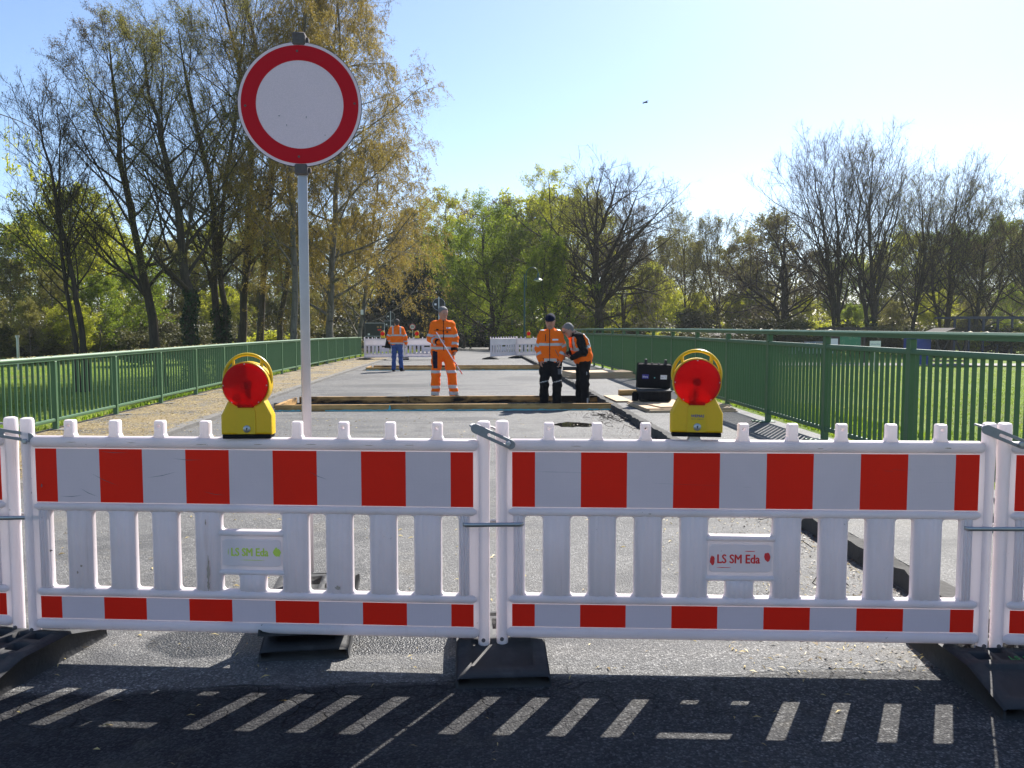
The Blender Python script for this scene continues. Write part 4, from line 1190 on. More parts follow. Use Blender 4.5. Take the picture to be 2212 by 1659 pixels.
g = thing("orange_crate", "small orange container beside the dark shed", "container", (q.x, q.y, float(terrain(q.x, q.y))))
MB().box((0, 0, 1.0), (.75, .6, 1.9), .05).build("body", M['orange'], g); MB().box((0, 0, 2.0), (.8, .65, .12), .02).build("lid", M['orange'], g)
q = far(38, 741, 62)
g = thing("marker_post", "thin pale blue marker post in the trees beyond the low railing", "post", (q.x, q.y, float(terrain(q.x, q.y))))
MB().cyl((0, 0, 0), (0, 0, q.z - g.location.z + .4), .09, 10).cyl((0, 0, q.z - g.location.z + .4), (0, 0, q.z - g.location.z + .55), .14, 10).build("pole", M['steel'], g)
# the bird
bp = far(1395, 221, 55)
g = thing("flying_bird", "small dark bird gliding in the bright sky", "bird", bp, R(15))
MB().lathe([(0, -.15), (.03, -.12), (.05, -.03), (.04, .06), (.015, .14), (0, .16)], 10, 'Y').build("body", M['cloth'], g).rotation_euler = (0, 0, R(90))
for s in (-1, 1):
    mb = MB(); vs = [(0, s * .03, .02), (.05, s * .18, .05), (.02, s * .38, .015), (-.06, s * .36, .012), (-.07, s * .15, .04), (-.06, s * .03, .018)]
    top = [mb.bm.verts.new(v) for v in vs]; bot = [mb.bm.verts.new((v[0], v[1], v[2] - .012)) for v in vs]
    mb.bm.faces.new(top); mb.bm.faces.new(bot[::-1])
    for k in range(6): mb.bm.faces.new((top[k], bot[k], bot[(k + 1) % 6], top[(k + 1) % 6]))
    mb.build("wing", M['cloth'], g)
MB().box((-.19, 0, 0), (.10, .06, .012), .004).build("tail", M['cloth'], g)
# ================================================================== PEOPLE
def surface_net(F, org, h):
    S = F < 0
    nx, ny, nz = F.shape
    cnt = np.zeros((nx - 1, ny - 1, nz - 1), np.int8)
    for dx in (0, 1):
        for dy in (0, 1):
            for dz in (0, 1): cnt += S[dx:nx - 1 + dx, dy:ny - 1 + dy, dz:nz - 1 + dz]
    act = (cnt > 0) & (cnt < 8)
    I = np.argwhere(act)
    idx = np.full(act.shape, -1, np.int32); idx[act] = np.arange(len(I))
    pos = np.zeros((len(I), 3)); c = np.zeros(len(I))
    for ax in range(3):
        o1, o2 = [k for k in range(3) if k != ax]
        for u in (0, 1):
            for w in (0, 1):
                a = I.copy(); a[:, o1] += u; a[:, o2] += w
                b = a.copy(); b[:, ax] += 1
                fa, fb = F[tuple(a.T)], F[tuple(b.T)]
                m = (fa < 0) != (fb < 0)
                t = fa[m] / (fa[m] - fb[m])
                q = a[m].astype(float); q[:, ax] += t
                pos[m] += q; c[m] += 1
    V = np.asarray(org) + h * pos / c[:, None]
    faces = []
    for ax in range(3):
        o1, o2 = [(1, 2), (2, 0), (0, 1)][ax]
        sl0 = [slice(None)] * 3; sl1 = [slice(None)] * 3
        sl0[ax] = slice(0, -1); sl1[ax] = slice(1, None)
        d = S[tuple(sl0)] != S[tuple(sl1)]
        E = np.argwhere(d)
        lim = np.array(act.shape)
        ok = (E[:, o1] > 0) & (E[:, o2] > 0) & (E[:, o1] < lim[o1]) & (E[:, o2] < lim[o2]) & (E[:, ax] < lim[ax])
        E = E[ok]
        q = []
        for du, dw in ((-1, -1), (0, -1), (0, 0), (-1, 0)):
            e = E.copy(); e[:, o1] += du; e[:, o2] += dw; q.append(idx[tuple(e.T)])
        q = np.stack(q, 1)
        inside = S[tuple(E.T)]
        q[~inside] = q[~inside][:, ::-1]
        faces.append(q)
    return V, np.concatenate(faces)
class Solid:
    """a body grown from tapered limbs that melt into each other"""
    def __init__(s, lo, hi, h):
        s.h = h; s.lo = np.array(lo, float); n = np.ceil((np.array(hi) - s.lo) / h).astype(int) + 1
        s.ax = [s.lo[k] + h * np.arange(n[k]) for k in range(3)]
        s.F = np.full(n, 1.0, np.float32)
    def _win(s, lo, hi):
        w = []
        for k in range(3):
            a = max(0, int((lo[k] - s.lo[k]) / s.h)); b = min(s.F.shape[k], int((hi[k] - s.lo[k]) / s.h) + 2)
            w.append(slice(a, max(b, a)))
        return tuple(w), np.meshgrid(*[s.ax[k][w[k]] for k in range(3)], indexing='ij', sparse=True)
    def _melt(s, w, d, k):
        f = s.F[w]
        if f.size == 0: return
        hh = np.clip(.5 + .5 * (f - d) / k, 0, 1)
        s.F[w] = f * (1 - hh) + d * hh - k * hh * (1 - hh)
    def limb(s, a, b, r0, r1, k=.03, flat=(1, 1, 1)):
        a, b = np.array(a, float), np.array(b, float); fl = np.array(flat, float)
        m = max(r0, r1) * max(1, 1 / fl.min()) + k + .03
        w, (x, y, z) = s._win(np.minimum(a, b) - m, np.maximum(a, b) + m)
        p = [(x - a[0]) * fl[0], (y - a[1]) * fl[1], (z - a[2]) * fl[2]]; ab = (b - a) * fl
        t = np.clip((p[0] * ab[0] + p[1] * ab[1] + p[2] * ab[2]) / max(ab @ ab, 1e-9), 0, 1)
        d = np.sqrt((p[0] - t * ab[0]) ** 2 + (p[1] - t * ab[1]) ** 2 + (p[2] - t * ab[2]) ** 2) - (r0 + (r1 - r0) * t)
        s._melt(w, d.astype(np.float32), k)
    def ball(s, c, r, k=.02):
        c = np.array(c, float); r = np.array(r if np.ndim(r) else (r,) * 3, float)
        w, (x, y, z) = s._win(c - r - k - .02, c + r + k + .02)
        q = np.sqrt(((x - c[0]) / r[0]) ** 2 + ((y - c[1]) / r[1]) ** 2 + ((z - c[2]) / r[2]) ** 2)
        s._melt(w, ((q - 1) * r.min()).astype(np.float32), k)
    def cut(s, n, off):
        """keep the side where n.p < off"""
        x, y, z = np.meshgrid(*s.ax, indexing='ij', sparse=True)
        s.F = np.maximum(s.F, (x * n[0] + y * n[1] + z * n[2] - off).astype(np.float32))
    def fold(s, amp, seed, scale=13):
        """creases of cloth"""
        x, y, z = np.meshgrid(*s.ax, indexing='ij', sparse=True)
        s.F = s.F + (amp * (np.sin(z * scale * 2.1 + 3 * np.sin(x * scale + seed) + seed) * np.sin(x * scale * .7 + y * scale + z * scale * .8 + seed * 2) + .5 * np.sin(z * scale * 3.7 + x * scale * 2 + seed))).astype(np.float32)
    def data(s): return surface_net(s.F, s.lo, s.h)
def solid_obj(name, so, mat, parent):
    V, F = so.data()
    return put(name, np_mesh(name, V, F, mat, True), parent), V, F
def shell(name, V, F, keep, mat, parent, off=.004):
    """a band lying on a garment: the faces of the garment that keep() picks, lifted a little"""
    c = V[F].mean(1)
    m = keep(c)
    f = F[m]
    if len(f) == 0: return
    n = np.cross(V[F[:, 2]] - V[F[:, 0]], V[F[:, 3]] - V[F[:, 1]])
    vn = np.zeros_like(V)
    for k in range(4): np.add.at(vn, F[:, k], n)
    vn /= np.linalg.norm(vn, axis=1)[:, None] + 1e-9
    u, inv = np.unique(f, return_inverse=True)
    return put(name, np_mesh(name, V[u] + vn[u] * off, inv.reshape(f.shape), mat, True), parent)
def seg_t(c, a, b):
    a, b = np.array(a), np.array(b); ab = b - a
    t = ((c - a) @ ab) / (ab @ ab)
    d = np.linalg.norm(c - a - np.clip(t, 0, 1)[:, None] * ab, axis=1)
    return t, d, np.linalg.norm(ab)
def hand(so, wrist, dirv, palmn, side, curl=.9, s=1.0):
    """palm, four unequal bent fingers and a thumb off its side"""
    d = np.array(dirv, float); d /= np.linalg.norm(d); n = np.array(palmn, float); n -= d * (n @ d); n /= np.linalg.norm(n)
    w = np.cross(d, n) * side
    wr = np.array(wrist, float)
    kn = wr + d * .085 * s
    for q in (-1.2, -.4, .4, 1.2): so.limb(wr + d * .015 + w * q * .012, kn + w * q * .0195 * s, .016, .0125, .012)
    for q, L in ((-1.35, .068), (-.45, .082), (.45, .088), (1.35, .078)):
        p = kn + w * q * .0195 * s
        for j, f in enumerate((.45, .32, .26)):
            a = curl * (.55 + j * .75)
            e = p + (d * math.cos(a) + n * math.sin(a)) * L * f * 1.05 * s
            so.limb(p, e, .0098 - .0008 * j, .0092 - .001 * j, .004); p = e
    tb = wr + d * .03 + w * .026
    t1 = tb + (d * .55 + w * .65 + n * .35) * .042 * s; t2 = t1 + (d * .8 + w * .1 + n * .55) * .036 * s
    so.limb(tb, t1, .0145, .012, .008); so.limb(t1, t2, .0115, .009, .004)
def head(so, c, fwd, up, s=1.0):
    f = np.array(fwd, float); f /= np.linalg.norm(f); u = np.array(up, float); u -= f * (u @ f); u /= np.linalg.norm(u); r = np.cross(f, u)
    c = np.array(c, float)
    P = lambda a, b, e: c + (r * a + f * b + u * e) * s
    so.limb(P(0, -.022, .035), P(0, .020, .030), .083 * s, .079 * s, .02)
    so.limb(P(0, .035, -.01), P(0, .038, -.085), .062 * s, .046 * s, .035)
    so.ball(P(0, .066, -.098), .026 * s, .03)
    for q in (-1, 1):
        so.limb(P(q * .03, .045, -.08), P(q * .058, -.005, -.045), .024 * s, .024 * s, .03)
        so.ball(P(q * .037, .073, -.012), .021 * s, .02)
        so.limb(P(q * .012, .094, .028), P(q * .046, .082, .027), .010 * s, .010 * s, .012)
        so.limb(P(q * .080, -.004, .018), P(q * .078, .004, -.028), .014 * s, .010 * s, .004)
        so.ball(P(q * .033, .088, .010), .0105 * s, .002)
    so.limb(P(0, .098, .018), P(0, .118, -.024), .0085 * s, .0135 * s, .008)
    so.limb(P(-.020, .0935, -.058), P(.020, .0935, -.058), .0075 * s, .0075 * s, .005)
    so.limb(P(-.017, .091, -.069), P(.017, .091, -.069), .0085 * s, .0085 * s, .005)
    return P, f, u, r
def hair(name, P, mat, parent, full=True, s=1.0):
    c = P(0, -.01, .05)
    so = Solid(c - .16, c + .16, .008)
    so.limb(P(0, -.026, .040), P(0, .014, .040), .0895 * s, .084 * s, .01)
    so.limb(P(0, -.05, .0), P(0, -.045, -.055), .068 * s, .05 * s, .03)
    for q in (-1, 1): so.limb(P(q * .066, .0, .03), P(q * .066, -.02, -.02), .024, .020, .02)
    so.fold(.0025, 3, 60)
    f = (P(0, 1, 0) - P(0, 0, 0)); f /= np.linalg.norm(f); u = (P(0, 0, 1) - P(0, 0, 0)); u /= np.linalg.norm(u)
    n = f * .86 - u * .52; n /= np.linalg.norm(n)
    so.cut(n, float(P(0, .062, .060) @ n))
    return solid_obj(name, so, mat, parent)[0]
def eyes(P, parent, mat):
    for q in (-1, 1):
        c = P(q * .033, .0985, .0115)
        put("eye", MB().lathe([(0, -.006), (.0055, -.003), (.0065, 0), (.0055, .003), (0, .006)], 8).mesh("eye", mat, R(60)), parent, c)
        a, b_ = P(q * .014, .102, .034), P(q * .048, .090, .034)
        MB().tube([a, (np.array(a) + b_) / 2 + np.array((0, 0, .004)), b_], .0042, 6).build("eyebrow", M['greyhair'], parent)
def mouth(P, parent):
    MB().tube([P(-.021, .0985, -.064), P(0, .103, -.0635), P(.021, .0985, -.064)], [.002, .003, .002], 6).build("mouth", M['rust'], parent)
def shoe(so_name, heel, toe, parent):
    heel, toe = np.array(heel, float), np.array(toe, float)
    so = Solid(np.minimum(heel, toe) - (.09, .09, .1), np.maximum(heel, toe) + (.09, .09, .13), .010)
    so.limb(heel + (0, 0, .045), toe + (0, 0, .035), .046, .040, .03); so.limb(heel + (0, 0, .05), heel + (0, 0, .12), .047, .050, .03)
    z0 = min(heel[2], toe[2]); so.cut((0, 0, -1), -z0)
    o = solid_obj(so_name, so, M['cloth'], parent)[0]
    d = toe - heel
    sl = MB().box(tuple((heel + toe) / 2 + (0, 0, .011)), (.090, float(np.linalg.norm(d)) + .085, .022), .008)
    sl.build("sole", M['black'], o) if abs(d[0]) < .08 else sl.bm.free()
    return o
def skin_body(J, lo, hi, h=.011, hands=(), heads=None, bare=True):
    so = Solid(lo, hi, h)
    n = lambda k: np.array(J[k], float)
    pel, che = n('pelvis'), n('chest')
    so.limb(n('hipL'), n('hipR'), .10, .10, .05); so.limb(pel, che, .115, .125, .06); so.limb(n('shL'), n('shR'), .062, .062, .06)
    so.limb(che, n('neck'), .10, .055, .06); so.limb(n('neck'), n('head') - .0, .055, .052, .02)
    for q in 'LR':
        so.limb(n('hip' + q), n('knee' + q), .078, .052, .03); so.limb(n('knee' + q), n('ank' + q), .052, .036, .03)
        so.limb(n('ank' + q), n('ank' + q) * .45 + n('toe' + q) * .55, .034, .022, .02)
        so.limb(n('sh' + q), n('elb' + q), .047, .039, .03); so.limb(n('elb' + q), n('wri' + q), .039, .026, .02)
    P = head(so, J['head'], J['fwd'], J['up'], J.get('hs', 1.0))
    for q, d, pn, c in hands: hand(so, J['wri' + q], d, pn, 1 if q == 'R' else -1, c)
    return so, P[0]
def jacket(J, lo, hi, hem, h=.013, sleeves=True, fat=1.0, seed=1, collar=True):
    so = Solid(lo, hi, h)
    n = lambda k: np.array(J[k], float)
    pel, che, shL, shR = n('pelvis'), n('chest'), n('shL'), n('shR')
    ax = (shR - shL) / np.linalg.norm(shR - shL)
    so.limb(shL * .86 + shR * .14, shR * .86 + shL * .14, .098 * fat, .098 * fat, .05)
    so.limb(che - ax * .085 * fat, che + ax * .085 * fat, .132 * fat, .132 * fat, .06)
    mid = pel * .55 + che * .45
    so.limb(mid - ax * .085 * fat, mid + ax * .085 * fat, .132 * fat, .132 * fat, .06)
    so.limb(pel - ax * .075 * fat, pel + ax * .075 * fat, .135 * fat, .135 * fat, .06)
    so.limb(pel - ax * .07 * fat, che - ax * .08 * fat, .125 * fat, .125 * fat, .05); so.limb(pel + ax * .07 * fat, che + ax * .08 * fat, .125 * fat, .125 * fat, .05)
    if sleeves:
        for q in 'LR':
            so.limb(n('sh' + q), n('elb' + q), .078, .069, .03); so.limb(n('elb' + q), n('wri' + q), .069, .055, .03)
    if collar: so.limb(n('neck') * .72 + che * .28, n('neck') * .99 + n('head') * .01, .082, .070, .035)
    so.fold(.0068, seed, 12); so.fold(.0035, seed + 2, 23)
    if hem is not None:
        up = che - pel; up /= np.linalg.norm(up)
        so.cut(-up, float(-(up @ (pel + up * hem))))
    return so
def trousers(J, lo, hi, top, h=.013, seed=1, w=1.0):
    so = Solid(lo, hi, h)
    n = lambda k: np.array(J[k], float)
    so.limb(n('hipL'), n('hipR'), .118 * w, .118 * w, .05)
    so.limb((n('hipL') + n('hipR')) / 2, n('pelvis'), .125, .12, .05)
    for q in 'LR':
        so.limb(n('hip' + q), n('knee' + q), .108 * w, .080 * w, .04); so.limb(n('knee' + q), n('ank' + q) + (0, 0, -.01), .080 * w, .076 * w, .03)
    so.fold(.0075, seed + 4, 11); so.fold(.0035, seed + 1, 22)
    so.cut((0, 0, 1), top)
    so.cut((0, 0, -1), -(min(J['ankL'][2], J['ankR'][2]) - .035))
    return so
BASE = dict(pelvis=(0, 0, 1.0), chest=(0, 0, 1.30), neck=(0, .005, 1.525), head=(0, -.012, 1.665), fwd=(0, -1, 0), up=(0, 0, 1),
            shL=(.185, 0, 1.435), shR=(-.185, 0, 1.435), elbL=(.27, .02, 1.17), elbR=(-.27, .02, 1.17), wriL=(.27, -.06, .93), wriR=(-.27, -.06, .93),
            hipL=(.095, 0, .93), hipR=(-.095, 0, .93), kneeL=(.11, -.015, .50), kneeR=(-.11, -.015, .50), ankL=(.12, .01, .085), ankR=(-.12, .01, .085), toeL=(.145, -.15, .035), toeR=(-.145, -.15, .035))
LO, HI = (-.52, -.48, -.02), (.52, .48, 1.86)
TLO, THI = (-.5, -.45, .75), (.5, .45, 1.66)
LLO, LHI = (-.42, -.34, .02), (.42, .34, 1.12)
def person(label, loc, rz, scale, so, P):
    """the body is one continuous mesh; hair and clothes are its children"""
    V, F = so.data()
    o = put("person", np_mesh("person", V, F, M['skin'], True), None, loc, (0, 0, rz), (scale,) * 3)
    return tag(o, label, "person", "road workers on the bridge")
def patch(name, c, size, mat, parent, rz=0):
    o = MB().box((0, 0, 0), size, .002).build(name, mat, parent, R(40), c); o.rotation_euler.z = rz; return o

# ---- the tall worker in full orange, with a folding rule
J = dict(BASE)
J.update(shL=(.165, 0, 1.43), shR=(-.165, 0, 1.43), elbR=(-.235, -.02, 1.17), wriR=(-.09, -.235, 1.10), elbL=(.245, .03, 1.18), wriL=(.235, -.09, .955),
         kneeR=(-.135, -.02, .50), ankR=(-.145, .01, .085), toeR=(-.19, -.14, .035), kneeL=(.165, -.02, .50), ankL=(.215, .01, .085), toeL=(.30, -.12, .035),
         fwd=(.42, -.85, -.22), up=(.0, -.1, 1), head=(.015, -.02, 1.665))
so, P = skin_body(J, LO, HI, hands=(('R', (.75, -.35, .25), (.1, .8, -.6), 1.25), ('L', (-.1, -.25, -1), (-.75, -.5, 0), 1.1)))
w1 = on(957, 861, zr(17.4)); 
m1 = person("tall grey haired worker in orange jacket and orange trousers holding a rule", (w1.x, 17.45, zr(17.45)), R(2), 1.075, so, P)
hair("hair", P, M['greyhair'], m1); eyes(P, m1, M['cloth']); mouth(P, m1)
js = jacket(J, TLO, THI, -.115, fat=1.0, seed=2); ja, V, F = solid_obj("jacket", js, M['orange'], m1)
ts = trousers(J, LLO, LHI, 1.02, seed=1, w=1.12); tr_, TV, TF = solid_obj("trousers", ts, M['orange'], m1)
def torso_only(c, J, extra=.0):
    ok = np.ones(len(c), bool)
    for q in 'LR':
        for a, b_ in (('sh' + q, 'elb' + q), ('elb' + q, 'wri' + q)):
            t, d, L = seg_t(c, J[a], J[b_]); ok &= ~((d < .088) & (t > .12))
    return ok
def arm_band(c, J, q, a, b_, t0, half):
    t, d, L = seg_t(c, J[a + q], J[b_ + q]); return (np.abs(t - t0) * L < half) & (d < .10)
shell("reflective_band", V, F, lambda c: (np.abs(c[:, 2] - 1.225) < .027) & torso_only(c, J), M['band'], ja)
shell("reflective_band", V, F, lambda c: (np.abs(c[:, 2] - .985) < .027) & torso_only(c, J), M['band'], ja)
for q in 'LR':
    shell("reflective_band", V, F, lambda c: arm_band(c, J, q, 'sh', 'elb', .80, .026), M['band'], ja)
    shell("reflective_band", V, F, lambda c: arm_band(c, J, q, 'elb', 'wri', .55, .026), M['band'], ja)
    shell("cuff", V, F, lambda c: arm_band(c, J, q, 'elb', 'wri', 1.0, .03), M['cloth'], ja)
shell("zip", V, F, lambda c: (np.abs(c[:, 0] - .02) < .012) & (c[:, 1] < -.05) & (c[:, 2] < 1.56), M['cloth'], ja, .006)
shell("waistband", V, F, lambda c: (c[:, 2] < .915), M['navy'], ja, .003)
shell("side_panel", TV, TF, lambda c: (c[:, 0] < -.105) & (c[:, 2] > .60) & (c[:, 2] < .93) & (c[:, 1] < .02) & (c[:, 0] > -.195 + .13 * np.clip((.75 - c[:, 2]), 0, 1)), M['navy'], tr_, .004)
for q in 'LR':
    for z, hw in ((.53, .028), (.235, .030), (.105, .034)):
        shell("reflective_band", TV, TF, lambda c: (np.abs(c[:, 2] - z - (.02 if q == 'L' else 0) * (c[:, 0])) < hw) & ((c[:, 0] > .02) == (q == 'L')), M['band'], tr_)
patch("logo", (.115, -.160, 1.375), (.085, .012, .026), M['paper'], ja, R(14)); patch("logo_mark", (.10, -.168, 1.375), (.03, .004, .02), M['blue'], ja, R(14))
patch("pocket_flap", (-.10, -.160, 1.345), (.05, .012, .024), M['cloth'], ja, R(-14)); patch("pocket_flap", (.09, -.165, 1.30), (.03, .012, .03), M['cloth'], ja, R(12)); patch("seam", (-.09, -.163, 1.325), (.16, .01, .006), M['navy'], ja, R(-12)); patch("seam", (.10, -.165, 1.33), (.14, .01, .006), M['navy'], ja, R(12))
for q in 'LR':
    shoe("shoe", (J['ank' + q][0], .03, 0), (J['toe' + q][0], J['toe' + q][1], 0), m1)
def wp(o, p): return o.matrix_basis @ Vector(p)
a_, b_ = wp(m1, np.array(J['wriR']) + (-.03, -.09, .20)), wp(m1, (.37, -.42, .50))
rule = bpy.data.objects.new("measuring_rule", None); 
rule = thing("measuring_rule", "long white and red measuring rule held by the tall worker", "measuring rule", a_)
vec = b_ - a_
for k in range(10):
    p0, p1 = vec * (k / 10), vec * ((k + 1) / 10)
    MB().tube([p0, p1], .011, 6).build("rule_section", M['signwhite'] if k % 2 == 0 else M['redpaint'] if k > 5 else M['paper'], rule)

# ---- the man with the cap
J = dict(BASE)
J.update(shL=(.155, 0, 1.42), shR=(-.155, 0, 1.42), elbR=(-.225, .06, 1.17), wriR=(-.19, -.085, .955), elbL=(.235, .05, 1.16), wriL=(.185, -.09, .965), fwd=(-.18, -.92, -.30), up=(0, -.2, 1), head=(-.005, -.03, 1.66),
         kneeR=(-.115, -.03, .50), kneeL=(.125, -.03, .50), pelvis=(0, 0, .98), hs=1.04)
so, P = skin_body(J, LO, HI, hands=(('R', (.12, -.05, -1), (.8, .3, 0), .35), ('L', (-.12, -.05, -1), (-.8, .3, 0), .35)))
m2 = person("worker with dark cap and orange jacket, hands in his black trousers", (far(1189, 800, 15.85).x, 15.85, -.09), R(-4), 1.02, so, P)
cs = Solid(P(0, 0, .05) - .18, P(0, 0, .05) + .18, .008)
cs.limb(P(0, -.028, .055), P(0, .018, .052), .094, .091, .01); f_ = np.array(J['fwd']); f_ = f_ / np.linalg.norm(f_); up_ = P(0, 0, 1) - P(0, 0, 0)
cs.cut(-up_, float(-(up_ @ P(0, 0, .038)))); cs.ball(P(0, .105, .040), (.075, .065, .012), .008)
solid_obj("cap", cs, M['navy'], m2)
eyes(P, m2, M['cloth']); mouth(P, m2)
bs = Solid(P(0, .07, -.09) - .1, P(0, .07, -.09) + .1, .006); bs.ball(P(0, .07, -.100), .0285, .01)
for q in (-1, 1): bs.limb(P(q * .025, .098, -.050), P(q * .032, .088, -.09), .0065, .010, .01)
bs.limb(P(-.022, .1, -.047), P(.022, .1, -.047), .0055, .0055, .004)
solid_obj("beard", bs, M['beard'], m2)
js = jacket(J, TLO, THI, -.105, fat=1.0, seed=5); ja, V, F = solid_obj("jacket", js, M['orange'], m2)
ts = trousers(J, LLO, LHI, 1.0, seed=7, w=1.08); tr_, TV, TF = solid_obj("trousers", ts, M['cloth'], m2)
shell("reflective_band", V, F, lambda c: (np.abs(c[:, 2] - 1.235) < .027) & torso_only(c, J), M['band'], ja)
shell("reflective_band", V, F, lambda c: (np.abs(c[:, 2] - .945) < .027) & torso_only(c, J), M['band'], ja)
for q in 'LR':
    shell("reflective_band", V, F, lambda c: arm_band(c, J, q, 'sh', 'elb', .78, .027), M['band'], ja)
    shell("reflective_band", V, F, lambda c: arm_band(c, J, q, 'elb', 'wri', .62, .027), M['band'], ja)
    sx_ = 1 if q == 'L' else -1
    shell("shoulder_stripe", V, F, lambda c: (np.abs(c[:, 0] - sx_ * .155) < .035) & (c[:, 2] > 1.49), M['band'], ja)
shell("zip", V, F, lambda c: (np.abs(c[:, 0] + .02) < .009) & (c[:, 1] < -.05) & (c[:, 2] < 1.54), M['navy'], ja, .006)
shell("collar_lining", V, F, lambda c: (c[:, 2] > 1.545) & (c[:, 1] < .0), M['navy'], ja, .003)
patch("logo", (.085, -.162, 1.325), (.11, .012, .030), M['paper'], ja, R(10)); patch("logo_mark", (.055, -.170, 1.325), (.04, .006, .028), M['blue'], ja, R(10)); patch("pocket_zip", (-.095, -.158, 1.36), (.012, .012, .13), M['navy'], ja, R(-8))
o = patch("pocket_zip", (.115, -.158, 1.08), (.008, .012, .14), M['greyprint'], ja, R(8)); o.rotation_euler.y = R(-28)
for x, z, s in ((-.115, .545, 1), (.125, .55, 1)): shell("knee_piping", TV, TF, lambda c: (np.abs(c[:, 2] - z - .25 * (c[:, 0] - x) * s) < .007) & (np.abs(c[:, 0] - x) < .08) & (c[:, 1] < -.02), M['band'], tr_, .004)
patch("thigh_pocket", (.165, -.09, .73), (.07, .03, .10), M['greyprint'], tr_, R(20)); patch("pocket_piping", (.16, -.10, .83), (.09, .02, .008), M['band'], tr_, R(20))
for q in 'LR': shoe("shoe", (J['ank' + q][0], .03, 0), (J['toe' + q][0], J['toe' + q][1], 0), m2)

# ---- the man bent over a phone, in profile
J = dict(BASE)
J.update(pelvis=(.045, .02, .98), chest=(-.03, .0, 1.24), neck=(-.135, -.02, 1.425), head=(-.245, -.045, 1.49), fwd=(-.80, -.22, -.52), up=(-.45, 0, .9),
         shL=(-.06, -.17, 1.36), shR=(-.11, .17, 1.37), elbL=(.015, -.25, 1.08), elbR=(-.10, .20, 1.08), wriL=(-.19, -.20, .985), wriR=(-.24, .06, 1.02),
         hipL=(.06, -.085, .91), hipR=(.05, .095, .91), kneeL=(.055, -.11, .49), kneeR=(.01, .10, .49), ankL=(.085, -.10, .085), ankR=(.02, .12, .085), toeL=(-.07, -.15, .035), toeR=(-.12, .09, .035))
so, P = skin_body(J, LO, HI, hands=(('L', (-.9, .25, .1), (.2, .3, .9), .8), ('R', (-.6, -.5, -.15), (-.2, -.3, -.9), .9)))
m3 = person("grey haired man bending over his phone in an orange vest", (far(1254, 800, 15.95).x, 15.95, -.09), R(4), 1.03, so, P)
hair("hair", P, M['greyhair'], m3); eyes(P, m3, M['cloth']); mouth(P, m3)
mb = MB()
for q in (-1, 1):
    ring = [P(q * .034 + .021 * math.cos(t), .112, .006 + .016 * math.sin(t)) for t in np.linspace(0, 2 * PI, 13)[:-1]]
    mb.tube(ring, .0018, 5, closed=True); mb.tube([P(q * .055, .11, .012), P(q * .084, .01, .014)], .002, 5)
mb.tube([P(-.014, .113, .008), P(.014, .113, .008)], .0018, 5); mb.build("glasses", M['cloth'], m3)
sws = jacket(J, TLO, THI, -.06, fat=.97, seed=9); sw, SV, SF = solid_obj("sweater", sws, M['cloth'], m3)
vs = jacket(J, TLO, THI, -.20, sleeves=False, fat=1.14, seed=12, collar=False)
up_ = np.array(J['chest']) - np.array(J['pelvis']); up_ /= np.linalg.norm(up_)
vs.cut(up_, float(up_ @ np.array(J['neck'])) - .045)
for q in 'LR':                                             # arm holes
    a_, b_ = np.array(J['sh' + q]), np.array(J['elb' + q])
    x, y, z = np.meshgrid(*vs.ax, indexing='ij', sparse=True)
    a0 = a_ - (b_ - a_) * .12; ab = (b_ - a0) * .75; t = np.clip(((x - a0[0]) * ab[0] + (y - a0[1]) * ab[1] + (z - a0[2]) * ab[2]) / (ab @ ab), 0, 1)
    d = np.sqrt((x - a0[0] - t * ab[0]) ** 2 + (y - a0[1] - t * ab[1]) ** 2 + (z - a0[2] - t * ab[2]) ** 2) - .082
    vs.F = np.maximum(vs.F, (-d).astype(np.float32))
ve, V, F = solid_obj("vest", vs, M['orange'], m3)
sl = lambda c: (c - np.array(J['pelvis'])) @ up_
shell("reflective_band", V, F, lambda c: np.abs(sl(c) - .20) < .027, M['band'], ve)
shell("reflective_band", V, F, lambda c: (np.abs(c[:, 1] + .155) < .03) & (sl(c) > .2), M['band'], ve)
shell("reflective_band", V, F, lambda c: (np.abs(c[:, 1] - .12) < .03) & (sl(c) > .2), M['band'], ve)
ts = trousers(J, LLO, LHI, 1.02, seed=3, w=1.02); tr_, TV, TF = solid_obj("trousers", ts, M['cloth'], m3)
patch("ankle_stripe", (.10, -.178, .17), (.03, .012, .12), M['band'], tr_, R(20)); patch("thigh_stripe", (.075, -.215, .69), (.012, .012, .06), M['band'], tr_, R(10))
for q in 'LR': shoe("shoe", (J['ank' + q][0], J['ank' + q][1], 0), (J['toe' + q][0], J['toe' + q][1] + .0, 0), m3)
MB().tube([P(.03, -.05, -.10), np.array((-.19, -.12, 1.30)), np.array((-.17, -.13, 1.12))], .006, 6).build("lanyard", M['cloth'], m3)
pp = wp(m3, (-.30, -.10, 1.045))
ph = thing("mobile_phone", "dark mobile phone in the hands of the bent man", "phone", pp, R(25))
MB().box((0, 0, 0), (.15, .075, .010), .003).build("phone_body", M['cloth'], ph).rotation_euler = (0, R(12), 0)
MB().box((0, 0, .0062), (.135, .066, .001)).build("screen", M['carglass'], ph).rotation_euler = (0, R(12), 0)

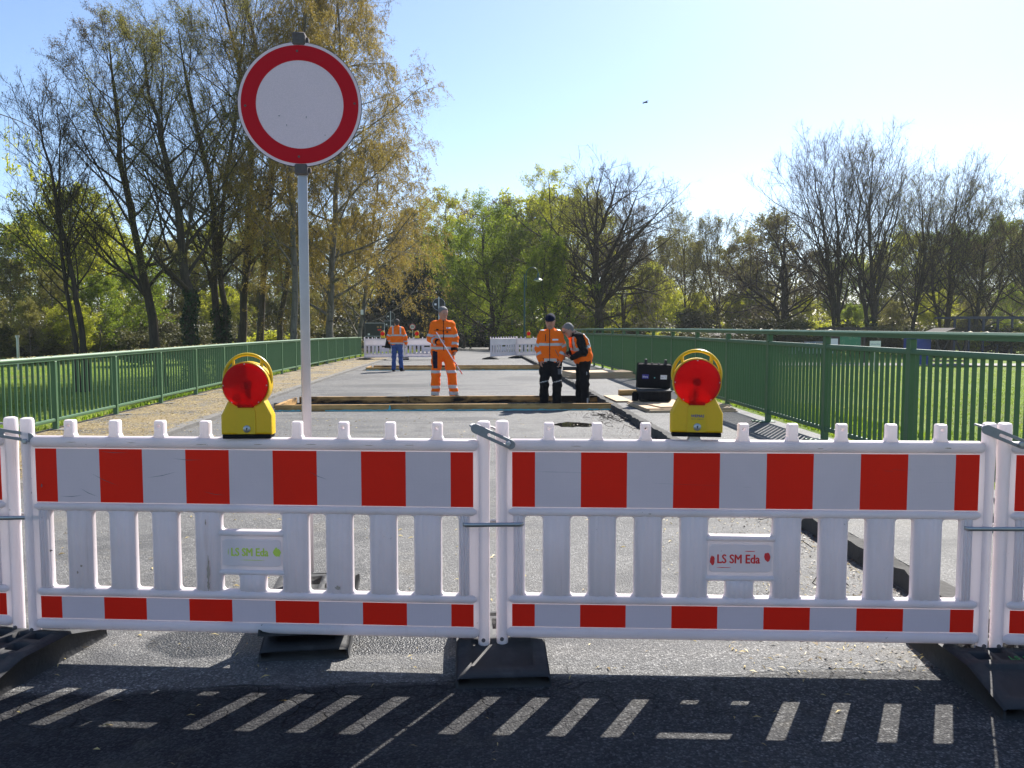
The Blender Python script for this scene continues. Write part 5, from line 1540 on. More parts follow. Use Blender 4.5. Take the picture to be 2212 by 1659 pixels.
# ---- the man in jeans seen from behind
J = dict(BASE)
J.update(elbR=(-.29, .03, 1.17), wriR=(-.31, -.06, .95), elbL=(.285, .0, 1.18), wriL=(.23, -.10, .98), fwd=(.25, -.95, -.12), hipL=(.09, 0, .93),
         kneeL=(.10, -.01, .5), ankL=(.12, .02, .085), toeL=(.10, -.14, .035), kneeR=(-.12, -.02, .50), ankR=(-.145, .01, .085), toeR=(-.24, -.10, .035))
so, P = skin_body(J, LO, HI, hands=(('R', (-.1, -.25, -1), (.8, -.1, 0), .7), ('L', (-.1, -.3, -.9), (-.7, .1, 0), 1.2)))
w4 = on(858, 802, zr(28.9))
m4 = person("man in orange jacket and blue jeans seen from behind, carrying a folder", (w4.x, 28.75, zr(28.75)), R(183), 1.0, so, P)
hair("hair", P, M['darkhair'], m4); eyes(P, m4, M['cloth'])
js = jacket(J, TLO, THI, -.12, fat=1.06, seed=6); ja, V, F = solid_obj("jacket", js, M['orange'], m4)
shell("reflective_band", V, F, lambda c: (np.abs(c[:, 2] - 1.24) < .028) & torso_only(c, J), M['band'], ja)
shell("reflective_band", V, F, lambda c: (np.abs(c[:, 2] - .965) < .028) & torso_only(c, J), M['band'], ja)
for q in 'LR':
    shell("reflective_band", V, F, lambda c: arm_band(c, J, q, 'sh', 'elb', .80, .027), M['band'], ja); shell("reflective_band", V, F, lambda c: arm_band(c, J, q, 'elb', 'wri', .55, .027), M['band'], ja)
    sx_ = 1 if q == 'L' else -1
    shell("reflective_band", V, F, lambda c: (np.abs(c[:, 0] - sx_ * .125) < .026) & (c[:, 2] > 1.24) & torso_only(c, J), M['band'], ja)
ts = trousers(J, LLO, LHI, 1.0, seed=2, w=.96); solid_obj("trousers", ts, M['jeans'], m4)
for q in 'LR': shoe("shoe", (J['ank' + q][0], .04, 0), (J['toe' + q][0] * .9, J['toe' + q][1], 0), m4)
fp = wp(m4, (.305, -.10, .95))
fo = thing("document_folder", "black folder carried by the man in jeans", "folder", fp, R(183))
MB().prism([(-.10, -.17), (.12, -.15), (.05, .17), (-.05, .17)], .05).build("cover", M['cloth'], fo).rotation_euler = (0, 0, R(20))
MB().tube([(-.03, 0, .17), (-.03, 0, .20), (.03, 0, .20), (.03, 0, .17)], .006, 6).build("strap", M['cloth'], fo)
# ================================================================== TREES
def resample(pts, n):
    p = np.array(pts, float)
    d = np.concatenate([[0], np.cumsum(np.linalg.norm(np.diff(p, axis=0), axis=1))])
    t = np.linspace(0, d[-1], n)
    q = np.stack([np.interp(t, d, p[:, k]) for k in range(3)], 1)
    for _ in range(2): q[1:-1] = .25 * q[:-2] + .5 * q[1:-1] + .25 * q[2:]
    return q
def norm(a): return a / (np.linalg.norm(a, axis=-1, keepdims=True) + 1e-9)
def grow(rg, P, Rd, n, t0, t1, ang, asd, lr, shape, K, trop, wig, rr, tip=.35, lmin=0.0, az0=None):
    """n side branches on every parent"""
    N, Kp, _ = P.shape
    M_ = N * n
    t = t0 + (t1 - t0) * ((np.arange(n)[None] + rg.uniform(0, 1, (N, n))) / n)
    t = t.ravel(); par = np.repeat(np.arange(N), n)
    x = t * (Kp - 1); i = np.minimum(x.astype(int), Kp - 2); f = (x - i)[:, None]
    pos = P[par, i] * (1 - f) + P[par, i + 1] * f
    T = norm(P[par, i + 1] - P[par, i])
    rad = Rd[par, i] * (1 - f[:, 0]) + Rd[par, i + 1] * f[:, 0]
    L = np.linalg.norm(np.diff(P, axis=1), axis=2).sum(1)[par]
    az = (np.arange(M_) * 2.39996 + rg.uniform(0, .9, M_)) if az0 is None else rg.uniform(0, 2 * PI, M_)
    ref = np.where(np.abs(T[:, 2:3]) < .9, np.array([[0, 0, 1.0]]), np.array([[1.0, 0, 0]]))
    u = norm(np.cross(T, ref)); w = np.cross(T, u)
    side = u * np.cos(az)[:, None] + w * np.sin(az)[:, None]
    a = ang + asd * rg.normal(0, 1, M_)
    d = norm(T * np.cos(a)[:, None] + side * np.sin(a)[:, None])
    ln = np.maximum(L * lr * shape(t) * rg.uniform(.65, 1.25, M_), lmin)
    Q = np.zeros((M_, K, 3)); Q[:, 0] = pos
    for k in range(1, K):
        d = norm(d + wig * rg.normal(0, 1, (M_, 3)) + np.array([0, 0, trop]))
        Q[:, k] = Q[:, k - 1] + d * (ln / (K - 1))[:, None]
    r0 = np.minimum(rad * .85, np.maximum(rad * rr, .004))
    Rr = r0[:, None] * np.linspace(1, tip, K)[None]
    return Q, Rr
def tubes(levels):
    """tapered branches of all levels in one sheet of vertices"""
    Vs, Fs, base = [], [], 0
    for P, Rd, S in levels:
        N, K, _ = P.shape
        T = np.zeros_like(P); T[:, 1:-1] = P[:, 2:] - P[:, :-2] if K > 2 else T[:, 1:-1]; T[:, 0] = P[:, 1] - P[:, 0]; T[:, -1] = P[:, -1] - P[:, -2]
        T = norm(T)
        ref = np.where(np.abs(T[:, :1, 2:3]) < .9, np.array([0, 0, 1.0]), np.array([1.0, 0, 0]))
        u = norm(np.cross(T, np.broadcast_to(ref, T.shape))); w = np.cross(T, u)
        an = 2 * PI * np.arange(S) / S
        V = P[:, :, None] + Rd[:, :, None, None] * (u[:, :, None] * np.cos(an)[None, None, :, None] + w[:, :, None] * np.sin(an)[None, None, :, None])
        Vs.append(V.reshape(-1, 3))
        idx = base + np.arange(N * K * S).reshape(N, K, S)
        a = idx[:, :-1]; b = idx[:, 1:]
        if S == 2:
            Fs.append(np.stack([a[..., 0], a[..., 1], b[..., 1], b[..., 0]], -1).reshape(-1, 4)); base += N * K * S; continue
        Fs.append(np.stack([a, np.roll(a, -1, 2), np.roll(b, -1, 2), b], -1).reshape(-1, 4))
        base += N * K * S
    return np.concatenate(Vs), np.concatenate(Fs)
def leaves(rg, P, n, size, spread, aspect=.5, hang=0.0, tmin=.15):
    """n leaf blades scattered along the twigs P"""
    N, K, _ = P.shape
    k = rg.integers(0, N, n); t = tmin + (1 - tmin) * rg.uniform(0, 1, n)
    x = t * (K - 1); i = np.minimum(x.astype(int), K - 2); f = (x - i)[:, None]
    c = P[k, i] * (1 - f) + P[k, i + 1] * f + rg.normal(0, spread, (n, 3))
    a = norm(rg.normal(0, 1, (n, 3)) + np.array([0, 0, -hang]))
    b = norm(np.cross(a, rg.normal(0, 1, (n, 3))))
    s = size * rg.uniform(.55, 1.25, n)[:, None]
    sk = rg.uniform(-.25, .25, n)[:, None]
    V = np.stack([c - a * s * .5, c + b * s * aspect * .75 + a * s * sk, c + a * s * .6 - b * s * aspect * .25], 1)
    g = np.sin(c[:, 0] * 1.1 + 2 * np.sin(c[:, 2] * .7)) * np.sin(c[:, 1] * .9 + c[:, 2] * 1.3)
    tint = np.clip(.5 + .22 * g + rg.normal(0, .2, n), 0, 1)
    return V.reshape(-1, 3), np.arange(3 * n).reshape(n, 3), np.repeat(tint, 3)
def round_(t): return np.sin(np.clip(t, .02, 1) * PI * .85 + .25) * .9 + .15
def tree(name, label, cat, stems, rad, seed, leaf=None, nleaf=8000, lsize=.12, lspread=.1, aspect=.5, hang=0.0, group=None, bark='bark',
         n1=22, n2=8, n3=7, n4=6, a1=55, l1=.34, shape=None, trop=.05, wig=.10, t0=.25, weep=False, twig=1.15, l2=.5, ivy=0, tl=.5, crown_name="crown", rtip=.12, s3=2, a2=46, r1=.42):
    """stems: polylines from the root up, in world coordinates"""
    rg = np.random.default_rng(seed)
    base = np.array(stems[0][0], float)
    root = thing(name, label, cat, tuple(base), 0, group)
    sh = shape or (lambda t: 1.12 - .75 * t)
    P0 = np.stack([resample(np.array(s) - base, 16) for s in stems])
    P0[:, 1:-1] += rg.normal(0, .05 * rad * 4, P0[:, 1:-1].shape) * np.array([1, 1, .2])
    tt = np.linspace(0, 1, 16)
    flare = 1 + .55 * np.exp(-tt * 22)
    R0 = .9 * rad * flare[None] * (rtip + (1 - rtip) * (1 - tt) ** .85)[None] * np.linspace(1, .8, len(stems))[:, None]
    P1, R1 = grow(rg, P0, R0, n1, t0, .985, R(a1), .22, l1, sh, 8, trop, wig, r1, .22)
    P2, R2 = grow(rg, P1, R1, n2, .2, .98, R(a2), .22, l2, lambda t: 1.1 - .6 * t, 6, trop * .8 if not weep else -.04, wig * 1.2, .55, .3, .3)
    P3, R3 = grow(rg, P2, R2, n3, .15, 1.0, R(42), .3, .48, lambda t: 1.1 - .5 * t, 4, trop * .6 if not weep else -.28, wig * 1.4, .55, .4, .2 if not weep else .8)
    R1 = np.maximum(R1, .012 * twig); R2 = np.maximum(R2, .009 * twig); R3 = np.maximum(R3, .0065 * twig)
    P4, R4 = grow(rg, P3, R3, n4, .1, 1.0, R(38), .35, .55, lambda t: 1.0 + 0 * t, 2 if not weep else 4, 0.0 if not weep else -.5, wig * 1.2, .7, .5, .12 if not weep else .5)
    R4 = np.maximum(R4, .0045 * twig)
    V, F = tubes([(P0, R0, 9), (P1, R1, 6)])
    put("trunk", np_mesh("trunk", V, F, M[bark], True), root)
    V, F = tubes([(P2, R2, 4 if s3 == 3 else 3), (P3, R3, s3), (P4, R4, 2)])
    br = put("branches", np_mesh("branches", V, F, M['barkgrey'] if bark == 'birchbark' else M[bark], True), root)
    if leaf:
        V, F, tn = leaves(rg, P4, nleaf, lsize, lspread, aspect, hang)
        V2, F2, tn2 = leaves(rg, P3, nleaf // 3, lsize, lspread, aspect, hang)
        put(crown_name, np_mesh(crown_name, np.concatenate([V, V2]), np.concatenate([F, F2 + len(V)]), M[leaf], False, np.concatenate([tn, tn2])), root)
    if ivy:
        n = 2600
        k = rg.integers(0, len(stems), n); t = rg.uniform(0, ivy, n); x = t * 15; i = np.minimum(x.astype(int), 14); f = (x - i)[:, None]
        c = P0[k, i] * (1 - f) + P0[k, i + 1] * f; an = rg.uniform(0, 2 * PI, n)
        rr = (R0[k, i] + .06 + rg.uniform(0, .16, n) * (1 - t / ivy))[:, None]
        c = c + rr * np.stack([np.cos(an), np.sin(an), 0 * an], 1)
        V, F, tn = leaves(rg, c[:, None].repeat(2, 1), n, .13, .03, .9)
        put("ivy", np_mesh("ivy", V, F, M['ivy'], False, tn), root)
    return root
def S(Y, *pts, zb=-1.8, dy=0.0):
    """a stem through places of the photograph at distance Y, its foot on the ground"""
    q = [far(px, py, Y + dy * k) for k, (px, py) in enumerate(pts)]
    foot_ = Vector((q[0].x + (q[0].x - q[1].x) * .1, Y, zb))
    return [tuple(foot_)] + [tuple(p) for p in q]
UPR = lambda t: .55 + .55 * np.sin(PI * np.clip(t, 0, 1) ** .8) - .25 * t
GT = "tall bare trees beyond the low railing"
# ---- left: tall trees in bud
tree("alder_tree", "slender twin stemmed bare tree, farthest left, leaning over the railing", "tree",
     [S(42, (183, 745), (150, 560), (118, 420), (96, 320), (80, 232)), S(42, (165, 745), (140, 610), (128, 480), (128, 350), (133, 270))], .19, 1, 'leafbrown', 2600, .075, .05, .5, group=GT, n1=22, n2=7, n3=7, n4=5, a1=44, l1=.36, trop=.10, wig=.055, t0=.30, shape=UPR)
tree("alder_tree", "leaning bare tree with brown catkins, second from the left end", "tree",
     [S(46, (342, 745), (308, 580), (276, 430), (256, 300), (246, 190), (236, 90))], .31, 2, 'leafbrown', 28000, .075, .07, .5, group=GT, n1=30, n2=8, n3=7, n4=5, a1=48, l1=.38, trop=.08, wig=.06, t0=.22, shape=UPR)
tree("alder_tree", "straight bare tree with an ivy covered foot left of the sign", "tree",
     [S(43, (418, 735), (396, 560), (378, 440), (348, 280), (322, 190), (312, 105))], .33, 3, 'leafolive', 28000, .075, .07, .5, group=GT, n1=28, n2=8, n3=7, n4=5, a1=46, l1=.36, trop=.09, wig=.06, t0=.26, shape=UPR, ivy=.30)
tree("alder_tree", "dark ivied tree forking into two stems just left of the sign pole", "tree",
     [S(49, (478, 735), (455, 600), (470, 470), (440, 330), (400, 180), (385, 60)), S(49, (492, 735), (470, 560), (474, 470), (500, 330), (520, 180), (530, 40))], .27, 4, 'leafolive', 34000, .08, .09, .5, group=GT, n1=22, n2=7, n3=7, n4=5, a1=48, l1=.34, trop=.08, wig=.06, t0=.24, shape=UPR, ivy=.22)
tree("alder_tree", "tall bare tree whose top runs out of the picture above the sign", "tree",
     [S(56, (523, 730), (530, 560), (545, 400), (540, 220), (500, 80), (470, -80)), S(56, (520, 730), (540, 520), (590, 350), (640, 180), (660, 20), (670, -120))], .30, 5, 'leafgold', 36000, .085, .09, .5, group=GT, n1=26, n2=8, n3=7, n4=5, a1=46, l1=.32, trop=.09, wig=.06, t0=.2, shape=UPR)
tree("alder_tree", "broad bare tree behind the top of the sign", "tree",
     [S(62, (560, 720), (570, 520), (600, 330), (560, 140), (520, -30), (500, -150)), S(62, (600, 720), (640, 480), (690, 300), (720, 120), (740, -60))], .30, 55, 'leafgold', 34000, .095, .10, .5, group=GT, n1=24, n2=8, n3=7, n4=5, a1=46, l1=.32, trop=.08, wig=.06, t0=.18, shape=UPR)
# ---- golden weeping birches behind the sign
GB = "golden weeping birches behind the round sign"
tree("birch_tree", "golden weeping birch directly behind the sign pole", "tree",
     [S(47, (632, 735), (640, 560), (622, 400), (640, 220), (660, 60), (670, -110))], .23, 6, 'leafgold', 70000, .095, .05, .42, hang=1.6, group=GB, bark='birchbark', n1=22, n2=8, n3=7, n4=3, a1=50, l1=.24, trop=.06, t0=.2, weep=True)
tree("birch_tree", "largest golden weeping birch, its drooping crown ending the tree line", "tree",
     [S(52, (712, 735), (716, 560), (730, 400), (742, 240), (735, 90), (725, -60))], .27, 7, 'leafgold', 125000, .095, .05, .42, hang=1.6, group=GB, bark='birchbark', n1=38, n2=9, n3=7, n4=3, a1=62, l1=.37, trop=.05, t0=.14, weep=True, shape=lambda t: 1.15 - .85 * t)
tree("birch_tree", "lower golden birch drooping behind the railing end", "tree",
     [S(60, (775, 735), (790, 620), (805, 500), (815, 400), (820, 330))], .2, 8, 'leafgold', 52000, .10, .05, .42, hang=1.6, group=GB, bark='birchbark', n1=24, n2=8, n3=6, n4=3, a1=56, l1=.42, trop=.05, t0=.12, weep=True)
# ---- centre: fresh green trees
GG = "fresh green trees at the end of the road"
def green(label, Y, pts, rad, seed, leaf='leafgreen', n=26000, ls=.17, zb=-1.5, l1=.40, t0=.12, group=GG, n1=24, a1=60, **k):
    return tree("green_tree", label, "tree", [S(Y, *p, zb=zb) for p in pts], rad, seed, leaf, n, ls, .16, .62, group=group, n1=n1, n2=8, n3=6, n4=4, a1=a1, s3=2, wig=.08, l1=l1, trop=.05, t0=t0, **k)
green("pale green tree with a rounded top behind the birch", 98, [[(955, 740), (950, 640), (962, 540), (965, 440)]], .28, 20, 'leaflime', 20000, .18)
green("broad fresh green tree leaning over the far road", 84, [[(1062, 745), (1066, 660), (1040, 560), (1045, 465)], [(1065, 745), (1085, 650), (1120, 560), (1130, 500)]], .30, 21, 'leafgreen', 34000, .16, l1=.5, a1=62)
green("tall fresh green tree beside the bare oak", 88, [[(1205, 740), (1200, 620), (1190, 500), (1185, 385)], [(1215, 740), (1240, 620), (1250, 500), (1240, 420)]], .28, 22, 'leaflime', 24000, .16, l1=.40)
green("low green tree hanging behind the street lamp", 72, [[(1175, 745), (1180, 680), (1170, 610), (1180, 540)]], .2, 23, 'leafgreen', 17000, .15, l1=.5, t0=.1)
green("green tree to the left of the far gap", 90, [[(1000, 745), (1005, 660), (1000, 590), (990, 510)]], .24, 24, 'leafgreen', 20000, .17, l1=.46)
green("bushy bright green tree right of the bare oak", 95, [[(1392, 735), (1400, 690), (1395, 650), (1400, 590)]], .2, 25, 'leaflime', 15000, .18, zb=-1.8, l1=.5)
tree("oak_tree", "large bare oak with a thick dark trunk standing above the green trees", "tree",
     [S(76, (1293, 735), (1291, 640), (1284, 560), (1300, 480), (1325, 425), (1334, 385)), S(76, (1293, 735), (1296, 630), (1320, 540), (1360, 465), (1378, 415)), S(76, (1292, 735), (1289, 600), (1278, 530), (1258, 480), (1262, 440)), S(76, (1293, 735), (1296, 650), (1330, 622), (1380, 622), (1430, 640))],
     .42, 26, 'leafbrown', 5000, .09, .06, .5, n1=17, n2=10, n3=8, n4=5, a1=58, l1=.52, trop=.015, t0=.28, wig=.09, twig=1.5, r1=.6, shape=UPR, a2=42, rtip=.09)
tree("oak_tree", "brown bare tree filling the space behind the large oak", "tree",
     [S(92, (1350, 735), (1345, 620), (1355, 520), (1370, 450))], .26, 27, 'leafbrown', 9000, .12, .1, .5, n1=24, n2=9, n3=7, n4=5, a1=60, l1=.50, trop=.02, t0=.15, twig=1.3, s3=2)
# ---- dark conifers
def conifer(label, Y, px, top, w, seed, group="dark conifers behind the far barriers"):
    rg = np.random.default_rng(seed)
    p = far(px, top, Y); zb_ = float(zr(min(Y, 90))) - .5
    root = thing("conifer_tree", label, "tree", (p.x, Y, zb_), 0, group)
    H = p.z - zb_
    P0 = np.array([[[0, 0, H * t] for t in np.linspace(0, 1, 10)]]); R0 = np.linspace(.25, .03, 10)[None]
    P1, R1 = grow(rg, P0, R0, 110, .06, .99, R(82), .12, w / H, lambda t: 1.05 - t, 5, -.06, .05, .3, .3)
    P2, R2 = grow(rg, P1, R1, 7, .15, 1.0, R(50), .2, .35, lambda t: 1.1 - .5 * t, 3, -.05, .1, .5, .4, .3)
    V, F = tubes([(P0, R0, 8), (P1, R1, 4), (P2, np.maximum(R2, .012), 3)])
    put("trunk", np_mesh("trunk", V, F, M['bark'], True), root)
    V, F, tn = leaves(rg, P2, 15000, .24, .10, .45, hang=.8); V2, F2, tn2 = leaves(rg, P1, 6000, .24, .12, .45, hang=.8)
    put("crown", np_mesh("crown", np.concatenate([V, V2]), np.concatenate([F, F2 + len(V)]), M['leafdark'], False, np.concatenate([tn, tn2])), root)
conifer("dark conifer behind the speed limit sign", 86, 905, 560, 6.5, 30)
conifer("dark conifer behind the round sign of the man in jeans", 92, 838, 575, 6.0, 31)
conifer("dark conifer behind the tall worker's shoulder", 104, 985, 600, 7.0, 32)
# ---- right: bare trees coming into leaf
BROOM = lambda t: .62 + .6 * np.sin(PI * np.clip(t, 0, 1) ** .7) - .15 * t
GR = "bare trees beyond the meadow coming into leaf"
def right(label, Y, pts, rad, seed, leaf='leafolive', n=7000, ls=.12, **k):
    a = dict(n1=20, n2=8, n3=7, n4=5, a1=42, l1=.40, trop=.085, t0=.2, twig=1.45, r1=.55, group=GR, wig=.06, s3=2, shape=BROOM, a2=38, rtip=.09); a.update(k)
    return tree("bare_tree", label, "tree", [S(Y, *p) for p in pts], rad, seed, leaf, n, ls, .1, .55, **a)
right("thin leafing tree left of the twin crowned group by the meadow", 108, [[(1482, 735), (1480, 650), (1478, 570), (1482, 490)]], .2, 40, 'leafolive', 11000, .14, l1=.42)
right("slim leafing tree with a forked stem, second in the meadow row", 106, [[(1560, 735), (1548, 660), (1530, 590), (1525, 500)], [(1545, 735), (1555, 640), (1552, 560), (1560, 500)]], .19, 41, 'leafolive', 10000, .13, l1=.38)
right("gnarled dark oak with a low twisting limb over the railing", 96, [[(1697, 735), (1693, 650), (1690, 570), (1700, 470)], [(1690, 725), (1672, 655), (1625, 628), (1595, 600), (1570, 560)], [(1700, 735), (1700, 600), (1680, 520), (1640, 480)]], .42, 42, 'leafbrown', 7000, .12, n1=16, a1=62, l1=.38, wig=.17, trop=.03)
right("tall tree with several thin stems and a bare pointed top", 92, [[(1806, 735), (1795, 640), (1785, 520), (1765, 430), (1758, 355)], [(1808, 735), (1812, 640), (1808, 520), (1805, 430), (1800, 360)], [(1815, 735), (1800, 620), (1760, 500), (1730, 400)]], .30, 43, 'leafbrown', 6000, .1, n1=20, a1=36, l1=.40)
right("tallest tree of the meadow row, its rounded crown in leaf", 91, [[(1890, 735), (1884, 640), (1880, 520), (1878, 430), (1886, 345)], [(1880, 735), (1862, 640), (1850, 520), (1860, 430), (1850, 365)], [(1885, 735), (1895, 620), (1915, 500), (1940, 420)]], .32, 44, 'leafolive', 11000, .11, n1=20, a1=38, l1=.40, ivy=.2)
right("leaning tree with a forked crown right of the tallest one", 94, [[(1965, 735), (1985, 640), (2000, 540), (1992, 470), (1988, 420)], [(1965, 735), (1990, 620), (2030, 520), (2060, 460), (2070, 425)]], .28, 45, 'leafolive', 8000, .11, n1=20, a1=42, l1=.42)
right("upright bare tree with a fan shaped crown before the enclosure", 97, [[(2040, 735), (2050, 640), (2055, 540), (2062, 460), (2070, 405)], [(2040, 735), (2060, 620), (2090, 520), (2110, 440)], [(2035, 735), (2015, 630), (2010, 540), (2000, 470)]], .30, 46, 'leafolive', 8000, .11, n1=20, a1=40, l1=.42)
right("spreading tree in young leaf behind the mesh enclosure", 92, [[(2105, 735), (2115, 650), (2125, 570), (2130, 480)], [(2110, 735), (2150, 650), (2185, 590), (2200, 520)]], .30, 47, 'leafolive', 13000, .12, n1=20, a1=46, l1=.42)
right("bare tree standing farthest right at the picture edge", 90, [[(2225, 735), (2215, 640), (2205, 540), (2215, 450)], [(2230, 735), (2260, 600), (2290, 480)]], .28, 48, 'leafolive', 9000, .12, n1=20, a1=46, l1=.42)
# ---- the wood behind: two of each kind are grown, the rest are copies standing elsewhere
def wood_tree(label, seed, leaf, H, n, ls, group, l1=.36, twig=1.6, bark='barkgrey', t0=.15):
    return tree("wood_tree", label, "tree", [[(0, 0, 0), (.2, .1, H * .35), (-.1, 0, H * .7), (.1, 0, H)]], .22, seed, leaf, n, ls, .2, .62, group=group, n1=24, n2=7, n3=6, n4=4, a1=52, l1=l1, trop=.07, t0=t0, twig=twig, bark=bark, s3=2, shape=UPR, wig=.07)
LIME, OLIV, BROW = "lime green trees in the wood behind", "olive green trees in the wood behind", "grey brown bare trees in the wood behind"
LLAB = {LIME: "lime green spring tree standing deep in the wood", OLIV: "olive green budding tree standing deep in the wood", BROW: "grey brown bare tree standing deep in the wood"}
protos = {LIME: [wood_tree(LLAB[LIME], 60, 'leaflime', 12, 13000, .26, LIME, .5), wood_tree(LLAB[LIME], 61, 'leafgreen', 13, 13000, .26, LIME, .48)],
          OLIV: [wood_tree(LLAB[OLIV], 62, 'leafolive', 14, 12000, .24, OLIV, .42), wood_tree(LLAB[OLIV], 63, 'leafolive', 15, 11000, .24, OLIV, .4)],
          BROW: [wood_tree(LLAB[BROW], 64, 'leafbrown', 15, 8000, .2, BROW, .40), wood_tree(LLAB[BROW], 65, 'leafbrown', 16, 7000, .2, BROW, .38)]}
used = {k: [False, False] for k in protos}
wr = np.random.default_rng(77)
def wood_at(px, top, Y, grp, zb=-1.7):
    q = far(px, top, Y); H = q.z - zb
    i = int(wr.integers(0, 2)); pr = protos[grp][i]
    o = pr if not used[grp][i] else copy_tree(pr)
    used[grp][i] = True
    h0 = {LIME: (12, 13), OLIV: (14, 15), BROW: (15, 16)}[grp][i]
    s = H / h0 * .93
    o.location = (q.x, Y, zb); o.rotation_euler = (0, 0, wr.uniform(0, 2 * PI)); o.scale = (s * wr.uniform(.95, 1.2),) * 2 + (s,)
    o["label"] = LLAB[grp]
for px, top, Y, g in [(-60, 470, 88, OLIV), (60, 480, 92, LIME), (150, 425, 84, LIME), (215, 500, 96, LIME), (300, 560, 80, LIME), (20, 560, 78, OLIV), (110, 590, 72, OLIV), (210, 600, 74, LIME), (370, 520, 95, OLIV), (440, 500, 100, LIME), (510, 520, 96, OLIV), (570, 480, 104, LIME),
                      (640, 470, 106, OLIV), (700, 490, 100, OLIV), (760, 460, 108, OLIV), (850, 470, 112, BROW), (890, 450, 116, OLIV), (-130, 500, 90, LIME), (920, 520, 120, LIME), (1010, 450, 124, BROW), (1080, 440, 122, BROW), (1110, 470, 118, LIME), (1150, 440, 120, LIME), (1260, 430, 122, OLIV), (1330, 500, 118, BROW), (1390, 520, 124, BROW),
                      (1440, 510, 126, OLIV), (1500, 520, 128, OLIV), (1580, 530, 124, OLIV), (1620, 560, 118, OLIV), (1660, 470, 124, OLIV), (1720, 520, 122, BROW), (1770, 540, 126, OLIV), (1830, 560, 124, LIME), (1900, 560, 122, OLIV), (1950, 520, 126, LIME), (2010, 540, 124, OLIV), (2060, 500, 126, LIME), (2120, 520, 120, BROW), (2170, 480, 124, LIME), (2240, 500, 118, OLIV), (2310, 480, 120, BROW),
                      (1420, 600, 112, LIME), (1510, 640, 110, LIME), (1600, 640, 112, LIME), (1650, 650, 108, OLIV), (1740, 650, 112, LIME), (1840, 660, 108, LIME), (1930, 650, 110, OLIV), (2020, 640, 108, LIME), (2100, 650, 106, OLIV), (2190, 620, 104, LIME), (2270, 630, 104, OLIV),
                      (330, 620, 84, OLIV), (400, 640, 90, OLIV), (480, 630, 88, LIME), (560, 620, 92, OLIV), (650, 600, 90, OLIV), (730, 610, 96, OLIV), (1040, 600, 112, LIME), (940, 590, 118, OLIV), (1100, 620, 108, OLIV), (1240, 600, 106, LIME), (1310, 620, 108, LIME), (-40, 640, 70, OLIV), (60, 650, 68, OLIV), (160, 660, 70, LIME)]:
    wood_at(px, top, Y, g)
# ---- undergrowth
def bush_proto(label, seed, leaf, group, n=5000, ls=.16):
    rg = np.random.default_rng(seed)
    root = thing("shrub", label, "shrub", (0, 0, 0), 0, group)
    st = []
    for k in range(7):
        a = 2 * PI * k / 7 + rg.uniform(0, .5); st.append(resample([(0, 0, 0), (.35 * math.cos(a), .35 * math.sin(a), .8), (.75 * math.cos(a), .75 * math.sin(a), 1.8)], 6))
    P0 = np.stack(st); R0 = np.linspace(.03, .01, 6)[None].repeat(7, 0)
    P1, R1 = grow(rg, P0, R0, 9, .15, 1, R(50), .3, .5, lambda t: 1 - .4 * t, 5, .03, .12, .6, .3)
    P2, R2 = grow(rg, P1, R1, 6, .1, 1, R(45), .3, .5, lambda t: 1 - .3 * t, 3, 0, .15, .6, .4, .15)
    V, F = tubes([(P0, R0, 5), (P1, R1, 3), (P2, np.maximum(R2, .008), 3)])
    put("stems", np_mesh("stems", V, F, M['barkgrey'], True), root)
    V, F, tn = leaves(rg, P2, n, ls, .10, .6)
    put("foliage", np_mesh("foliage", V, F, M[leaf], False, tn), root)
    return root
SG, SD = "light green shrubs under the trees", "dull olive shrubs under the trees"
SL = {SG: "light green shrub growing under the trees", SD: "dull olive shrub growing under the trees"}
bp_ = {SG: bush_proto(SL[SG], 80, 'leaflime', SG), SD: bush_proto(SL[SD], 81, 'leafdull', SD)}
used_b = {SG: False, SD: False}
def bush(px, Y, h, g, zb=-1.75):
    o = bp_[g] if not used_b[g] else copy_tree(bp_[g]); used_b[g] = True
    q = far(px, 750, Y)
    zz = float(terrain(q.x, Y)) - .05
    o.location = (q.x, Y, zz); o.rotation_euler = (0, 0, wr.uniform(0, 6.28)); s = h / 2.2; o.scale = (s * wr.uniform(1.2, 1.8), s * 1.3, s); o["label"] = SL[g]
for px in range(-80, 800, 42): bush(px + wr.uniform(-15, 15), wr.uniform(64, 84), wr.uniform(1.8, 3.4), SD if wr.uniform() < .85 else SG)
for px in range(820, 1330, 46): bush(px + wr.uniform(-15, 15), wr.uniform(100, 112), wr.uniform(2.5, 4.5), SD if wr.uniform() < .5 else SG)
for px in range(1330, 2320, 40): bush(px + wr.uniform(-15, 15), wr.uniform(98, 116), wr.uniform(2.6, 5.0), SG if wr.uniform() < .35 else SD)
for px in range(1400, 2330, 44): bush(px + wr.uniform(-15, 15), wr.uniform(76, 90), wr.uniform(1.8, 3.4), SG if wr.uniform() < .4 else SD)
# a wood seen as one dark mass between and behind the trunks
rg = np.random.default_rng(90)
def thicket(name, label, x0, x1, y0, y1, z0, h, n, leaf, seed):
    rg = np.random.default_rng(seed)
    x = rg.uniform(x0, x1, n); y = rg.uniform(y0, y1, n); hh = h * (.75 + .25 * np.sin(x * .23) * np.sin(x * .071 + 1))
    z = z0 + hh * rg.uniform(0, 1, n) ** 1.15
    P = np.stack([x, y, z], 1)[:, None].repeat(2, 1)
    V, F, tn = leaves(rg, P, n, .55, .2, .6)
    o = put(name, np_mesh(name, V, F, M[leaf], False, tn)); tag(o, label, "thicket", kind='stuff')
thicket("undergrowth", "dense olive undergrowth of the wood beyond the meadow", 14, 90, 122, 136, -1.8, 11, 34000, 'leafolive', 91)
thicket("undergrowth", "dense undergrowth of the wood behind the far road", -18, 22, 118, 132, -1.8, 9, 17000, 'leafgreen', 92)
